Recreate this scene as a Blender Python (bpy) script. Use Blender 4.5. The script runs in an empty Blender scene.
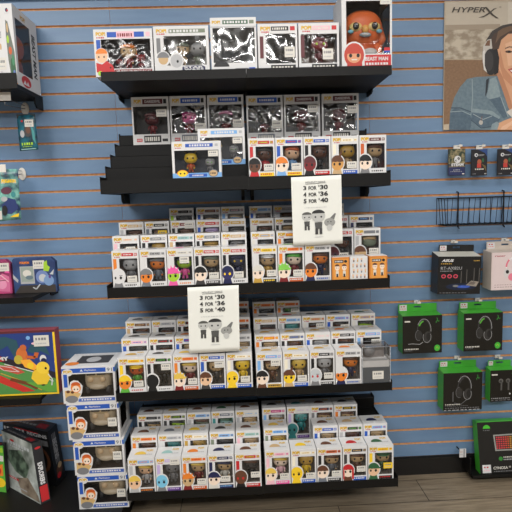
import bpy, bmesh, math, random
from mathutils import Vector, Matrix
random.seed(7)
C = bpy.context.scene.collection

# ------------------------------------------------------------------ camera
YAW, PITCH, ROLL, DIST, CAMZ, FPX = -0.03261331, 0.11556536, -0.03239779, 2.42323562, 1.47432569, 490.0
def cam_axes():
    cy, sy, cp, sp = math.cos(YAW), math.sin(YAW), math.cos(PITCH), math.sin(PITCH)
    f = Vector((-sy*cp, cy*cp, -sp)); r = Vector((cy, sy, 0)); u = r.cross(f)
    cr, sr = math.cos(ROLL), math.sin(ROLL)
    return r*cr+u*sr, u*cr-r*sr, f
AX_R, AX_U, AX_F = cam_axes()
EYE = Vector((0, -DIST, CAMZ))
def ray(px, py): return AX_F + AX_R*((px-256)/FPX) + AX_U*((256-py)/FPX)
def at(px, py, Y):
    """the point of the upright plane y = Y seen at photograph position px, py"""
    d = ray(px, py); return EYE + d*((Y+DIST)/d.y)
def atz(px, py, Z):
    d = ray(px, py); return EYE + d*((Z-CAMZ)/d.z)
cam = bpy.data.cameras.new('camera'); cam_ob = bpy.data.objects.new('camera', cam); C.objects.link(cam_ob)
cam.sensor_width = 36; cam.lens = 36*FPX/512; cam.clip_start = 0.05
m = Matrix((AX_R, AX_U, -AX_F)).transposed().to_4x4(); m.translation = EYE
cam_ob.matrix_world = m
bpy.context.scene.camera = cam_ob
vs = bpy.context.scene.view_settings
vs.view_transform = 'Standard'; vs.look = 'None'; vs.gamma = 1; vs.use_curve_mapping = False; vs.exposure = -0.15

# ------------------------------------------------------------------ materials
def lin(c):
    c = c/255.0
    return c/12.92 if c <= 0.04045 else ((c+0.055)/1.055)**2.4
COL = dict(white=(214,213,212), offwhite=(214,210,200), black=(16,16,18), ink=(32,32,34), grey=(120,120,122), lgrey=(175,175,176),
    dgrey=(58,56,56), inner=(136,126,118), yellow=(240,200,40), pop=(212,168,36), gold=(190,150,60), orange=(226,126,40), dorange=(196,88,34),
    red=(190,34,38), dred=(120,26,30), pink=(232,90,160), lpink=(236,186,196), blue=(36,84,176), lblue=(120,170,220), navy=(26,32,74),
    teal=(60,140,140), lteal=(150,190,186), green=(90,170,60), lime=(160,200,50), dgreen=(44,92,58), tan=(196,164,120), brown=(96,58,38),
    skin=(228,186,150), pale=(238,216,196), purple=(92,60,130), lilac=(190,170,214), magenta=(180,50,120), cream=(236,228,206),
    blond=(226,190,80), greygreen=(120,130,110), steel=(110,116,126), maroon=(92,34,40), razer=(74,190,50), rzface=(24,22,18), silver=(190,194,196))
MATS = {}
def nodes_of(name):
    mt = bpy.data.materials.new(name); mt.use_nodes = True
    nt = mt.node_tree; return mt, nt, nt.nodes['Principled BSDF']
def mat(col, rough=0.5, metal=0.0, spec=0.5, var=0.05, scale=40.0, coat=0.0):
    key = (col, rough, metal, spec, var, scale, coat)
    if key in MATS: return MATS[key]
    rgb = COL[col] if isinstance(col, str) else col
    mt, nt, b = nodes_of('paint_%s' % (col if isinstance(col, str) else 'mix'))
    c = [lin(v) for v in rgb]
    tc = nt.nodes.new('ShaderNodeTexCoord'); nz = nt.nodes.new('ShaderNodeTexNoise'); nz.inputs['Scale'].default_value = scale
    nt.links.new(tc.outputs['Object'], nz.inputs['Vector'])
    rp = nt.nodes.new('ShaderNodeMixRGB')
    rp.inputs[1].default_value = (*[v*(1-var) for v in c], 1); rp.inputs[2].default_value = (*[min(1, v*(1+var)) for v in c], 1)
    nt.links.new(nz.outputs['Fac'], rp.inputs[0]); nt.links.new(rp.outputs[0], b.inputs['Base Color'])
    b.inputs['Roughness'].default_value = rough; b.inputs['Metallic'].default_value = metal
    b.inputs['Specular IOR Level'].default_value = spec; b.inputs['Coat Weight'].default_value = coat
    MATS[key] = mt; return mt
def two_tone(name, a, b_, scale, kind='noise', rough=0.6, stretch=(1,1,1), sharp=(0.4,0.6), bump=0.0):
    if name in MATS: return MATS[name]
    mt, nt, b = nodes_of(name)
    tc = nt.nodes.new('ShaderNodeTexCoord'); mp = nt.nodes.new('ShaderNodeMapping'); mp.inputs['Scale'].default_value = stretch
    nt.links.new(tc.outputs['Object'], mp.inputs['Vector'])
    if kind == 'noise':
        n = nt.nodes.new('ShaderNodeTexNoise'); n.inputs['Scale'].default_value = scale; n.inputs['Detail'].default_value = 5
    elif kind == 'voronoi':
        n = nt.nodes.new('ShaderNodeTexVoronoi'); n.inputs['Scale'].default_value = scale
    else:
        n = nt.nodes.new('ShaderNodeTexWave'); n.inputs['Scale'].default_value = scale; n.inputs['Distortion'].default_value = 4
    nt.links.new(mp.outputs[0], n.inputs['Vector'])
    r = nt.nodes.new('ShaderNodeValToRGB'); r.color_ramp.elements[0].position = sharp[0]; r.color_ramp.elements[1].position = sharp[1]
    r.color_ramp.elements[0].color = (*[lin(v) for v in a], 1); r.color_ramp.elements[1].color = (*[lin(v) for v in b_], 1)
    nt.links.new(n.outputs[0], r.inputs[0]); nt.links.new(r.outputs[0], b.inputs['Base Color'])
    b.inputs['Roughness'].default_value = rough
    if bump:
        bp = nt.nodes.new('ShaderNodeBump'); bp.inputs['Strength'].default_value = bump
        nt.links.new(n.outputs[0], bp.inputs['Height']); nt.links.new(bp.outputs[0], b.inputs['Normal'])
    MATS[name] = mt; return mt
def film_mat(name, bump, scale, base=0.03, fac=0.9, tint=0.96, rough=0.08, detail=1.5, dist=0.8):
    """clear plastic: transparent, with a Fresnel sheen broken up by creases"""
    if name in MATS: return MATS[name]
    mt = bpy.data.materials.new(name); mt.use_nodes = True; nt = mt.node_tree; nt.nodes.clear()
    out = nt.nodes.new('ShaderNodeOutputMaterial'); mix = nt.nodes.new('ShaderNodeMixShader')
    tr = nt.nodes.new('ShaderNodeBsdfTransparent'); tr.inputs[0].default_value = (tint, tint, tint, 1)
    gl = nt.nodes.new('ShaderNodeBsdfGlossy'); gl.inputs['Roughness'].default_value = rough
    fr = nt.nodes.new('ShaderNodeFresnel'); fr.inputs[0].default_value = 1.45
    ma = nt.nodes.new('ShaderNodeMath'); ma.operation = 'MULTIPLY_ADD'; ma.inputs[1].default_value = fac; ma.inputs[2].default_value = base
    tc = nt.nodes.new('ShaderNodeTexCoord'); nz = nt.nodes.new('ShaderNodeTexNoise'); nz.inputs['Scale'].default_value = scale
    nz.inputs['Detail'].default_value = detail; nz.inputs['Distortion'].default_value = dist
    oi = nt.nodes.new('ShaderNodeNewGeometry')
    nt.links.new(oi.outputs['Position'], nz.inputs['Vector'])
    bp = nt.nodes.new('ShaderNodeBump'); bp.inputs['Strength'].default_value = bump; bp.inputs['Distance'].default_value = 0.02
    L = nt.links.new
    L(nz.outputs['Fac'], bp.inputs['Height']); L(bp.outputs[0], gl.inputs['Normal']); L(bp.outputs[0], fr.inputs['Normal'])
    L(fr.outputs[0], ma.inputs[0]); L(ma.outputs[0], mix.inputs[0]); L(tr.outputs[0], mix.inputs[1]); L(gl.outputs[0], mix.inputs[2])
    L(mix.outputs[0], out.inputs[0]); MATS[name] = mt; return mt
FILM = film_mat('window_film', 0.06, 18, base=0.03)
WRAP3 = film_mat('loose_film', 0.3, 17, base=0.03, fac=0.5, rough=0.12, detail=0.5, dist=1.2)
WRAP2 = film_mat('tight_creased_film', 0.85, 15, base=0.10, fac=1.1, rough=0.12, detail=0.0, dist=1.6)
WRAP = film_mat('creased_film', 0.42, 11, base=0.10, fac=1.2, rough=0.12, detail=0.0, dist=1.4)
CLEAR = film_mat('clear_plastic', 0.05, 8, base=0.04, tint=0.97)

def slat_mat():
    mt, nt, b = nodes_of('blue_laminate')
    tc = nt.nodes.new('ShaderNodeTexCoord'); mp = nt.nodes.new('ShaderNodeMapping'); mp.inputs['Scale'].default_value = (1.2, 1, 9)
    n = nt.nodes.new('ShaderNodeTexNoise'); n.inputs['Scale'].default_value = 3; n.inputs['Detail'].default_value = 6
    r = nt.nodes.new('ShaderNodeValToRGB')
    r.color_ramp.elements[0].position = 0.3; r.color_ramp.elements[1].position = 0.7
    r.color_ramp.elements[0].color = (*[lin(v) for v in (106,135,168)], 1); r.color_ramp.elements[1].color = (*[lin(v) for v in (116,145,176)], 1)
    L = nt.links.new; L(tc.outputs['Object'], mp.inputs[0]); L(mp.outputs[0], n.inputs[0]); L(n.outputs[0], r.inputs[0]); L(r.outputs[0], b.inputs['Base Color'])
    b.inputs['Roughness'].default_value = 0.42
    return mt
SLAT = slat_mat()
MDF = two_tone('raw_fibreboard', (212,160,108), (226,180,128), 60, rough=0.9)
METAL = mat((13,12,11), rough=0.5, spec=0.25, var=0.15, scale=25)
METAL2 = mat((20,19,17), rough=0.5, spec=0.3, var=0.15, scale=30)
CARD = mat('white', rough=0.45, var=0.03, scale=12)
INNER = mat('inner', rough=0.6, var=0.25, scale=18)

# ------------------------------------------------------------------ mesh helpers
def link(name, me, parent=None, loc=None):
    o = bpy.data.objects.new(name, me); C.objects.link(o)
    if parent is not None: o.parent = parent
    if loc is not None: o.location = loc
    return o
def tag(o, label, cat=None, group=None, kind=None):
    if label: o['label'] = label
    if cat: o['category'] = cat
    if group: o['group'] = group
    if kind: o['kind'] = kind
    return o
def thing(name, label, cat, loc=(0,0,0), group=None):
    o = bpy.data.objects.new(name, None); C.objects.link(o); o.location = loc; o.empty_display_size = 0.05
    return tag(o, label, cat, group)
class MB:
    """collects faces of several materials; build() links them as one mesh object"""
    def __init__(s): s.v = []; s.f = []; s.m = []; s.mats = []; s.smooth = []
    def mi(s, m):
        if m not in s.mats: s.mats.append(m)
        return s.mats.index(m)
    def face(s, pts, m, smooth=False):
        i = len(s.v); s.v += [tuple(p) for p in pts]; s.f.append(tuple(range(i, i+len(pts)))); s.m.append(s.mi(m)); s.smooth.append(smooth)
    def raw(s, vs, fs, m, smooth=False):
        i = len(s.v); s.v += [tuple(p) for p in vs]; k = s.mi(m)
        for f in fs: s.f.append(tuple(i+q for q in f)); s.m.append(k); s.smooth.append(smooth)
    def box(s, a, b, m):
        x0,y0,z0 = a; x1,y1,z1 = b
        vs = [(x0,y0,z0),(x1,y0,z0),(x1,y1,z0),(x0,y1,z0),(x0,y0,z1),(x1,y0,z1),(x1,y1,z1),(x0,y1,z1)]
        s.raw(vs, [(0,3,2,1),(4,5,6,7),(0,1,5,4),(1,2,6,5),(2,3,7,6),(3,0,4,7)], m)
    def hexa(s, bot, top, m):
        s.raw(list(bot)+list(top), [(0,3,2,1),(4,5,6,7),(0,1,5,4),(1,2,6,5),(2,3,7,6),(3,0,4,7)], m)
    def prism(s, prof, x0, x1, m):
        """profile of (y,z) points, extruded along x"""
        n = len(prof); vs = [(x0,y,z) for y,z in prof]+[(x1,y,z) for y,z in prof]
        fs = [(i,(i+1)%n,n+(i+1)%n,n+i) for i in range(n)]+[tuple(range(n-1,-1,-1)), tuple(range(n,2*n))]
        s.raw(vs, fs, m)
    def ell(s, c, r, m, seg=16, rings=10, zmin=-1.0, zmax=1.0, pw=1.0):
        """ellipsoid; pw < 1 squares it off"""
        vs = []; fs = []
        a0 = math.asin(max(-1, zmin)); a1 = math.asin(min(1, zmax))
        sg = lambda v: math.copysign(abs(v)**pw, v)
        for i in range(rings+1):
            a = a0+(a1-a0)*i/rings
            for j in range(seg):
                b = 2*math.pi*j/seg
                vs.append((c[0]+r[0]*sg(math.cos(a))*sg(math.cos(b)), c[1]+r[1]*sg(math.cos(a))*sg(math.sin(b)), c[2]+r[2]*sg(math.sin(a))))
        for i in range(rings):
            for j in range(seg): fs.append((i*seg+j, i*seg+(j+1)%seg, (i+1)*seg+(j+1)%seg, (i+1)*seg+j))
        fs.append(tuple(range(seg-1,-1,-1))); fs.append(tuple(rings*seg+j for j in range(seg)))
        s.raw(vs, fs, m, True)
    def tube(s, pts, r, m, seg=8):
        pts = [Vector(p) for p in pts]; rings = []
        for i, p in enumerate(pts):
            d = (pts[min(i+1, len(pts)-1)]-pts[max(i-1, 0)]).normalized()
            a = d.cross(Vector((0,0,1)));
            if a.length < 1e-3: a = d.cross(Vector((0,1,0)))
            a.normalize(); b = d.cross(a)
            rr = r[i] if isinstance(r, (list, tuple)) else r
            rings.append([p+a*rr*math.cos(2*math.pi*k/seg)+b*rr*math.sin(2*math.pi*k/seg) for k in range(seg)])
        vs = [q for g in rings for q in g]; fs = []
        for i in range(len(pts)-1):
            for k in range(seg): fs.append((i*seg+k, i*seg+(k+1)%seg, (i+1)*seg+(k+1)%seg, (i+1)*seg+k))
        fs.append(tuple(range(seg))); fs.append(tuple((len(pts)-1)*seg+k for k in range(seg)))
        s.raw(vs, fs, m, True)
    def mesh(s, name):
        me = bpy.data.meshes.new(name); me.from_pydata(s.v, [], s.f)
        for mm in s.mats: me.materials.append(mm)
        me.polygons.foreach_set('material_index', s.m); me.polygons.foreach_set('use_smooth', s.smooth)
        me.update(); return me
    def build(s, name, parent=None, loc=None, recalc=False, bevel=0):
        me = s.mesh(name)
        if recalc or bevel:
            bm = bmesh.new(); bm.from_mesh(me); bmesh.ops.remove_doubles(bm, verts=bm.verts, dist=1e-5)
            bmesh.ops.recalc_face_normals(bm, faces=bm.faces)
            if bevel: bmesh.ops.bevel(bm, geom=[e for e in bm.edges if len(e.link_faces) == 2 and e.calc_face_angle(0) > 0.5], offset=bevel, segments=2, affect='EDGES', profile=0.6)
            bm.to_mesh(me); bm.free()
        return link(name, me, parent, loc)

# ------------------------------------------------------------------ lettering and flat print
_glyph = {}
def glyphs(txt, shear=0.0, bold=0.0):
    key = (txt, shear, bold)
    if key in _glyph: return _glyph[key]
    cu = bpy.data.curves.new('lettering', 'FONT'); cu.body = txt; cu.shear = shear; cu.offset = bold; cu.resolution_u = 3; cu.fill_mode = 'BOTH'
    ob = bpy.data.objects.new('lettering', cu); C.objects.link(ob)
    bpy.context.view_layer.update()
    me = bpy.data.meshes.new_from_object(ob.evaluated_get(bpy.context.evaluated_depsgraph_get()))
    vs = [v.co.copy() for v in me.vertices]; fs = [tuple(p.vertices) for p in me.polygons]
    bpy.data.objects.remove(ob); bpy.data.curves.remove(cu); bpy.data.meshes.remove(me)
    x0 = min(v.x for v in vs); x1 = max(v.x for v in vs); y0 = min(v.y for v in vs); y1 = max(v.y for v in vs)
    out = ([((v.x-x0)/(x1-x0), (v.y-y0)/(y1-y0)) for v in vs], fs, (x1-x0)/(y1-y0))
    _glyph[key] = out; return out
class Art:
    """flat print on a face: fn maps (x, y) to a point, n is the face normal; every shape is laid a hair above the last"""
    def __init__(s, fn, n, base=0.0004, step=0.00005):
        s.fn = fn; s.n = Vector(n).normalized(); s.k = base; s.step = step; s.mb = MB()
    def P(s, x, y): return s.fn(x, y)+s.n*s.k
    def M(s, c): return c if isinstance(c, bpy.types.Material) else mat(c, rough=0.5, var=0.04)
    def poly(s, pts, c): s.mb.face([s.P(*p) for p in pts], s.M(c)); s.k += s.step; return s
    def rect(s, x0, y0, x1, y1, c): return s.poly([(x0,y0),(x1,y0),(x1,y1),(x0,y1)], c)
    def ell(s, cx, cy, rx, ry, c, a0=0, a1=360, n=18):
        full = a1-a0 >= 360; k = n if full else n+1
        return s.poly([(cx+rx*math.cos(math.radians(a0+(a1-a0)*i/n)), cy+ry*math.sin(math.radians(a0+(a1-a0)*i/n))) for i in range(k)], c)
    def line(s, pts, w, c, aspect=1.0):
        m_ = s.M(c)
        for a, b in zip(pts, pts[1:]):
            dx, dy = (b[0]-a[0])*aspect, b[1]-a[1]; L = math.hypot(dx, dy) or 1; nx, ny = -dy/L*w/2/aspect, dx/L*w/2
            s.mb.face([s.P(a[0]+nx,a[1]+ny), s.P(a[0]-nx,a[1]-ny), s.P(b[0]-nx,b[1]-ny), s.P(b[0]+nx,b[1]+ny)], m_)
        s.k += s.step; return s
    def dashes(s, x0, y0, x1, y1, c, n=5):
        """a line of print too small to read"""
        m_ = s.M(c); x = x0; u = (x1-x0)/n
        for i in range(n):
            w = u*(0.55+0.3*((i*37) % 5)/5); s.mb.face([s.P(x,y0),s.P(x+w,y0),s.P(x+w,y1),s.P(x,y1)], m_); x += u
        s.k += s.step; return s
    def text(s, t, x0, y0, x1, y1, c, shear=0.0, bold=0.02):
        vs, fs, _ = glyphs(t, shear, bold)
        s.mb.raw([s.P(x0+(x1-x0)*a, y0+(y1-y0)*b) for a, b in vs], fs, s.M(c)); s.k += s.step; return s
    def build(s, name, parent=None): return s.mb.build(name, parent)
def plane_fn(o, u, v):
    o, u, v = Vector(o), Vector(u), Vector(v); return lambda x, y: o+u*x+v*y
def front_fn(w, h, y=0.0, x0=0.0, z0=0.0): return plane_fn((x0, y, z0), (w, 0, 0), (0, 0, h))

# ------------------------------------------------------------------ the setting
PITCHZ = 0.0762; ZTOP = 2.3789
WX0, WX1 = -3.2, 3.4
def structure(o): o['kind'] = 'structure'; return o
mb = MB()
T = 0.0100; G = 0.0104                        # slat thickness, groove opening
mb.box((WX0, T, 0), (WX1, T+0.03, 2.44), MDF)
seams = [-0.567-1.2192*2, -0.567-1.2192, -0.567, 0.652, 1.871, 3.09]
xs = [WX0]+[x for x in seams if WX0 < x < WX1]+[WX1]
for n in range(-1, 31):
    zt = ZTOP-PITCHZ*n-G/2 if n >= 0 else 2.44; zb = max(ZTOP-PITCHZ*(n+1)+G/2, 0.0)
    if zt <= zb: continue
    for a, b in zip(xs, xs[1:]):
        x0, x1 = a+0.0006, b-0.0006
        mb.raw([(x0,0,zb),(x1,0,zb),(x1,0,zt),(x0,0,zt)], [(0,1,2,3)], SLAT)
        mb.raw([(x0,0,zb),(x1,0,zb),(x1,T,zb),(x0,T,zb),(x0,0,zt),(x1,0,zt),(x1,T,zt),(x0,T,zt)], [(0,3,2,1),(4,5,6,7),(1,2,6,5),(3,0,4,7)], MDF)
structure(mb.build('wall_back'))
mb = MB(); mb.box((WX0, -0.014, 0), (WX1, -0.001, 0.092), mat((20,19,18), rough=0.4, spec=0.5)); mb.box((WX0, -0.006, 0.092), (WX1, -0.001, 0.097), mat((24,23,22), rough=0.4))
structure(mb.build('baseboard_back'))
mb = MB(); mb.box((WX0, -0.03, 2.425), (WX1, 0.04, 2.50), mat((26,26,28), rough=0.5)); structure(mb.build('trim_1'))
WALLP = two_tone('painted_wall', (150,152,156), (160,162,164), 4, rough=0.9)
mb = MB(); mb.box((WX0, 0.0, 2.50), (WX1, 0.04, 3.0), mat((60,60,62), rough=0.9)); structure(mb.build('wall_back_upper'))  # unseen dark upper wall, from the top trim strip to the ceiling
mb = MB(); mb.box((WX0-0.1, -6.2, 0), (WX0, 0.04, 3.0), WALLP); structure(mb.build('wall_left'))
mb = MB(); mb.box((WX1, -6.2, 0), (WX1+0.1, 0.04, 3.0), WALLP); structure(mb.build('wall_right'))
mb = MB(); mb.box((WX0-0.1, -6.3, 0), (WX1+0.1, -6.2, 3.0), WALLP); structure(mb.build('wall_front'))
mb = MB(); mb.box((WX0-0.1, -6.3, 3.0), (WX1+0.1, 0.04, 3.1), mat((206,206,202), rough=0.95)); structure(mb.build('ceiling'))
def floor_mat():
    mt, nt, b = nodes_of('laminate_planks'); L = nt.links.new
    tc = nt.nodes.new('ShaderNodeTexCoord'); br = nt.nodes.new('ShaderNodeTexBrick')
    br.inputs['Scale'].default_value = 1; br.inputs['Brick Width'].default_value = 1.2; br.inputs['Row Height'].default_value = 0.18
    br.inputs['Mortar Size'].default_value = 0.002; br.offset = 0.37
    br.inputs['Color1'].default_value = (*[lin(v) for v in (144,131,112)], 1); br.inputs['Color2'].default_value = (*[lin(v) for v in (158,144,122)], 1)
    br.inputs['Mortar'].default_value = (*[lin(v) for v in (60,52,46)], 1)
    mp = nt.nodes.new('ShaderNodeMapping'); mp.inputs['Scale'].default_value = (1.3, 16, 1)
    n = nt.nodes.new('ShaderNodeTexNoise'); n.inputs['Scale'].default_value = 4; n.inputs['Detail'].default_value = 8; n.inputs['Roughness'].default_value = 0.65
    r = nt.nodes.new('ShaderNodeValToRGB'); r.color_ramp.elements[0].position = 0.3; r.color_ramp.elements[1].position = 0.7
    r.color_ramp.elements[0].color = (0.52,0.48,0.44,1); r.color_ramp.elements[1].color = (1.1,1.08,1.04,1)
    mx = nt.nodes.new('ShaderNodeMixRGB'); mx.blend_type = 'MULTIPLY'; mx.inputs[0].default_value = 1
    mp2 = nt.nodes.new('ShaderNodeMapping'); mp2.inputs['Location'].default_value = (0.33, 0.06, 0)
    L(tc.outputs['Object'], mp2.inputs[0]); L(mp2.outputs[0], br.inputs['Vector']); L(tc.outputs['Object'], mp.inputs[0]); L(mp.outputs[0], n.inputs[0]); L(n.outputs[0], r.inputs[0])
    L(br.outputs[0], mx.inputs[1]); L(r.outputs[0], mx.inputs[2]); L(mx.outputs[0], b.inputs['Base Color'])
    b.inputs['Roughness'].default_value = 0.45
    return mt
mb = MB(); mb.box((WX0-0.1, -6.3, -0.08), (WX1+0.1, 0.04, 0), floor_mat()); structure(mb.build('floor'))

# ceiling lights: recessed troffers with real area lamps
EMIT = None
def troffer(x, y, energy, lab):
    t = thing('ceiling_light', lab, 'ceiling light', (x, y, 3.0), 'recessed ceiling lights')
    m_ = mat((225,225,225), rough=0.4)
    f = MB()
    f.box((-0.62,-0.32,-0.02), (0.62,-0.29,-0.001), m_); f.box((-0.62,0.29,-0.02), (0.62,0.32,-0.001), m_)
    f.box((-0.62,-0.29,-0.02), (-0.59,0.29,-0.001), m_); f.box((0.59,-0.29,-0.02), (0.62,0.29,-0.001), m_)
    f.build('frame', t)
    la = bpy.data.lights.new('tube_lamp', 'AREA'); la.shape = 'RECTANGLE'; la.size = 1.18; la.size_y = 0.58; la.energy = energy; la.color = (1.0, 0.985, 0.965)
    lo = bpy.data.objects.new('tube_lamp', la); C.objects.link(lo); lo.parent = t; lo.location = (0, 0, -0.012)
LIGHTS = [(-1.5,-1.5,36),(0.35,-1.5,26),(2.2,-1.5,13),(-1.5,-4.0,92),(0.35,-4.0,92),(2.2,-4.0,60)]
for i, (x, y, e) in enumerate(LIGHTS):
    troffer(x, y, e, 'white recessed ceiling light, %s of the %s row' % (('left','centre','right')[i % 3], ('near wall','rear')[i//3]))
w = bpy.data.worlds.new('World'); bpy.context.scene.world = w; w.use_nodes = True
w.node_tree.nodes['Background'].inputs[0].default_value = (0.6,0.65,0.7,1); w.node_tree.nodes['Background'].inputs[1].default_value = 0.3

# ------------------------------------------------------------------ shelving
STEP, RISE = 0.095, 0.054
def bracket(parent, x, zt, depth=0.30, th=0.006, h=0.034):
    b = MB(); b.prism([(-0.001, zt), (-0.001, zt-h), (-depth*0.8, zt-h), (-depth, zt-h*0.6), (-depth, zt)], x-th/2, x+th/2, METAL)
    b.build('bracket', parent)
def stepped_shelf(x0, x1, z0, yf, lip_h, label, group='black stepped display shelves', up=0.006, RISE=0.054):
    """z0: height of the front tread; five treads climb back to the wall"""
    t = thing('stepped_shelf', label, 'shelf', ((x0+x1)/2, 0, z0), group)
    w = (x1-x0)/2
    prof = [(yf, -lip_h+0.016), (yf, up), (yf+0.0022, up), (yf+0.0022, 0.0)]
    for k in range(1, 5):
        y = yf+STEP*k; prof += [(y, RISE*(k-1)), (y, RISE*k-0.003), (y+0.003, RISE*k)]
    prof += [(-0.001, RISE*4), (-0.001, -lip_h+0.020)]
    b = MB(); b.prism(prof, -w, w, METAL); b.build('tiered_deck', t, recalc=True)
    for s in (-1, 1):
        e = MB(); y = yf
        pr = [(yf-0.0012, -lip_h+0.014), (yf-0.0012, 0.016)]
        for k in range(1, 5):
            y = yf+STEP*k-0.004; pr += [(y, RISE*(k-1)+0.016 if k == 1 else RISE*(k-1)+0.008), (y, RISE*k+0.008)]
        pr += [(-0.0012, RISE*4+0.008), (-0.0012, -lip_h+0.014)]
        xx = s*(w+0.0010); e.prism(pr, xx-0.001, xx+0.001, METAL2); e.build('end_panel', t, recalc=True)
    for s in (-1, 1): bracket(t, s*(w-0.02), -lip_h+0.0195, 0.12, th=0.014, h=0.048)
    return t
def flat_shelf(x0, x1, z0, yf, lip_h, label, zb=None, group='black flat display shelves', over=0.015, bh=0.019):
    t = thing('flat_shelf', label, 'shelf', ((x0+x1)/2, 0, z0), group); w = (x1-x0)/2
    b = MB(); b.prism([(yf, over-lip_h), (yf, over), (yf+0.003, over), (yf+0.003, 0), (-0.001, 0), (-0.001, -0.018), (yf+0.02, -0.018), (yf+0.02, over-lip_h)], -w, w, METAL)
    b.build('deck', t, recalc=True)
    for s in (-1, 1): bracket(t, s*(w-0.004), -0.0185, 0.09, th=0.007, h=bh)
    return t
SX = (-0.546, 0.044, 0.048, 0.634)
L1Z = 1.984
flat_shelf(-0.531, 0.0512, L1Z, -0.372, 0.036, 'flat black shelf carrying the three leftmost boxes of the top level')
flat_shelf(0.0522, 0.646, L1Z, -0.372, 0.036, 'flat black shelf carrying the three rightmost boxes of the top level')
LV = {  # tread height, front y, lip height, x of the two halves
 '2L': (1.567, -0.400, 0.067, -0.553, 0.044), '2R': (1.560, -0.400, 0.062, 0.048, 0.630),
 '3L': (1.122, -0.400, 0.054, -0.554, 0.044), '3R': (1.120, -0.400, 0.052, 0.048, 0.626),
 '4L': (0.668, -0.400, 0.048, -0.547, 0.046), '4R': (0.662, -0.400, 0.046, 0.050, 0.636),
 '5L': (0.233, -0.432, 0.046, -0.520, 0.062), '5R': (0.238, -0.432, 0.048, 0.066, 0.652)}
nm = {'2': 'second', '3': 'third', '4': 'fourth', '5': 'bottom'}
for k, (z0, yf, lh, x0, x1) in LV.items():
    extra = {'2L': 'mostly bare black stepped shelf, left half of the second level',
             '2R': 'black stepped shelf holding a full front row, right half of second level'}.get(k,
             'black stepped shelf full of figure boxes, %s half of the %s level' % ('left' if k[1] == 'L' else 'right', nm[k[0]]))
    stepped_shelf(x0, x1, z0, yf, lh, extra, up=0.002 if k == '2L' else 0.006, RISE=0.057 if k[0] == '2' else 0.054)
# left bay
flat_shelf(-1.55, -0.905, 1.985, -0.272, 0.062, 'short black shelf at top left under the large white figure box', over=0.045, bh=0.045)
flat_shelf(-1.55, -0.905, 1.083, -0.30, 0.026, 'short black shelf at left holding two card tins', over=0.001)
flat_shelf(-1.55, -0.912, 0.628, -0.30, 0.030, 'short black shelf at left under the board game box', over=0.001)
dk = thing('base_deck', 'low black gondola base at bottom left under the leaning game boxes', 'shelf base', (-1.1, 0, 0))
b = MB(); b.box((-0.5,-0.52,0.0), (0.53,-0.016,0.112), METAL); b.build('plinth', dk)
b = MB(); b.box((-0.5,-0.53,0.112), (0.535,-0.016,0.122), METAL2); b.build('top_panel', dk)

# ------------------------------------------------------------------ boxed figures
_cm = {}
def carton_mesh(w, d, h, win, side_win, m_):
    key = (round(w,3), round(d,3), round(h,3), win, side_win, m_.name)
    if key in _cm: return _cm[key]
    t = 0.0012; b = MB(); a0, b0, a1, b1 = win[0]*w-w/2, win[1]*h, win[2]*w-w/2, win[3]*h; X = w/2
    b.box((-X, d-t, 0), (X, d, h), m_); b.box((-X, t, 0), (X, d-t, t), m_); b.box((-X, t, h-t), (X, d-t, h), m_)
    b.box((-X, t, t), (-X+t, d-t, h-t), m_)
    b.box((-X, 0, 0), (X, t, b0), m_); b.box((-X, 0, b1), (X, t, h), m_); b.box((-X, 0, b0), (a0, t, b1), m_); b.box((a1, 0, b0), (X, t, b1), m_)
    if side_win:
        b.box((X-t, t, t), (X, d-t, b0), m_); b.box((X-t, t, b1), (X, d-t, h-t), m_)
        b.box((X-t, t, b0), (X, d*0.12, b1), m_); b.box((X-t, d*0.72, b0), (X, d-t, b1), m_)
    else: b.box((X-t, t, t), (X, d-t, h-t), m_)
    # folded tuck flap standing a little proud at the top
    b.box((-X*0.98, 0.0006, h), (X*0.98, 0.0016, h+0.0006), m_)
    me = b.mesh('carton'); _cm[key] = me; return me
def insert_mesh(w, d, h, m_, side):
    key = ('in', round(w,3), round(d,3), round(h,3), m_.name, side)
    if key in _cm: return _cm[key]
    X = w/2-0.0018; t = 0.0018; b = MB(); y1 = d-0.0018
    b.face([(-X,y1,t),(X,y1,t),(X,y1,h-t),(-X,y1,h-t)], m_); b.face([(-X,t,t),(X,t,t),(X,y1,t),(-X,y1,t)], m_)
    b.face([(-X,t,h-t),(-X,y1,h-t),(X,y1,h-t),(X,t,h-t)], m_); b.face([(-X,t,t),(-X,y1,t),(-X,y1,h-t),(-X,t,h-t)], m_)
    if not side: b.face([(X,t,t),(X,t,h-t),(X,y1,h-t),(X,y1,t)], m_)
    me = b.mesh('backing_card'); _cm[key] = me; return me
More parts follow.
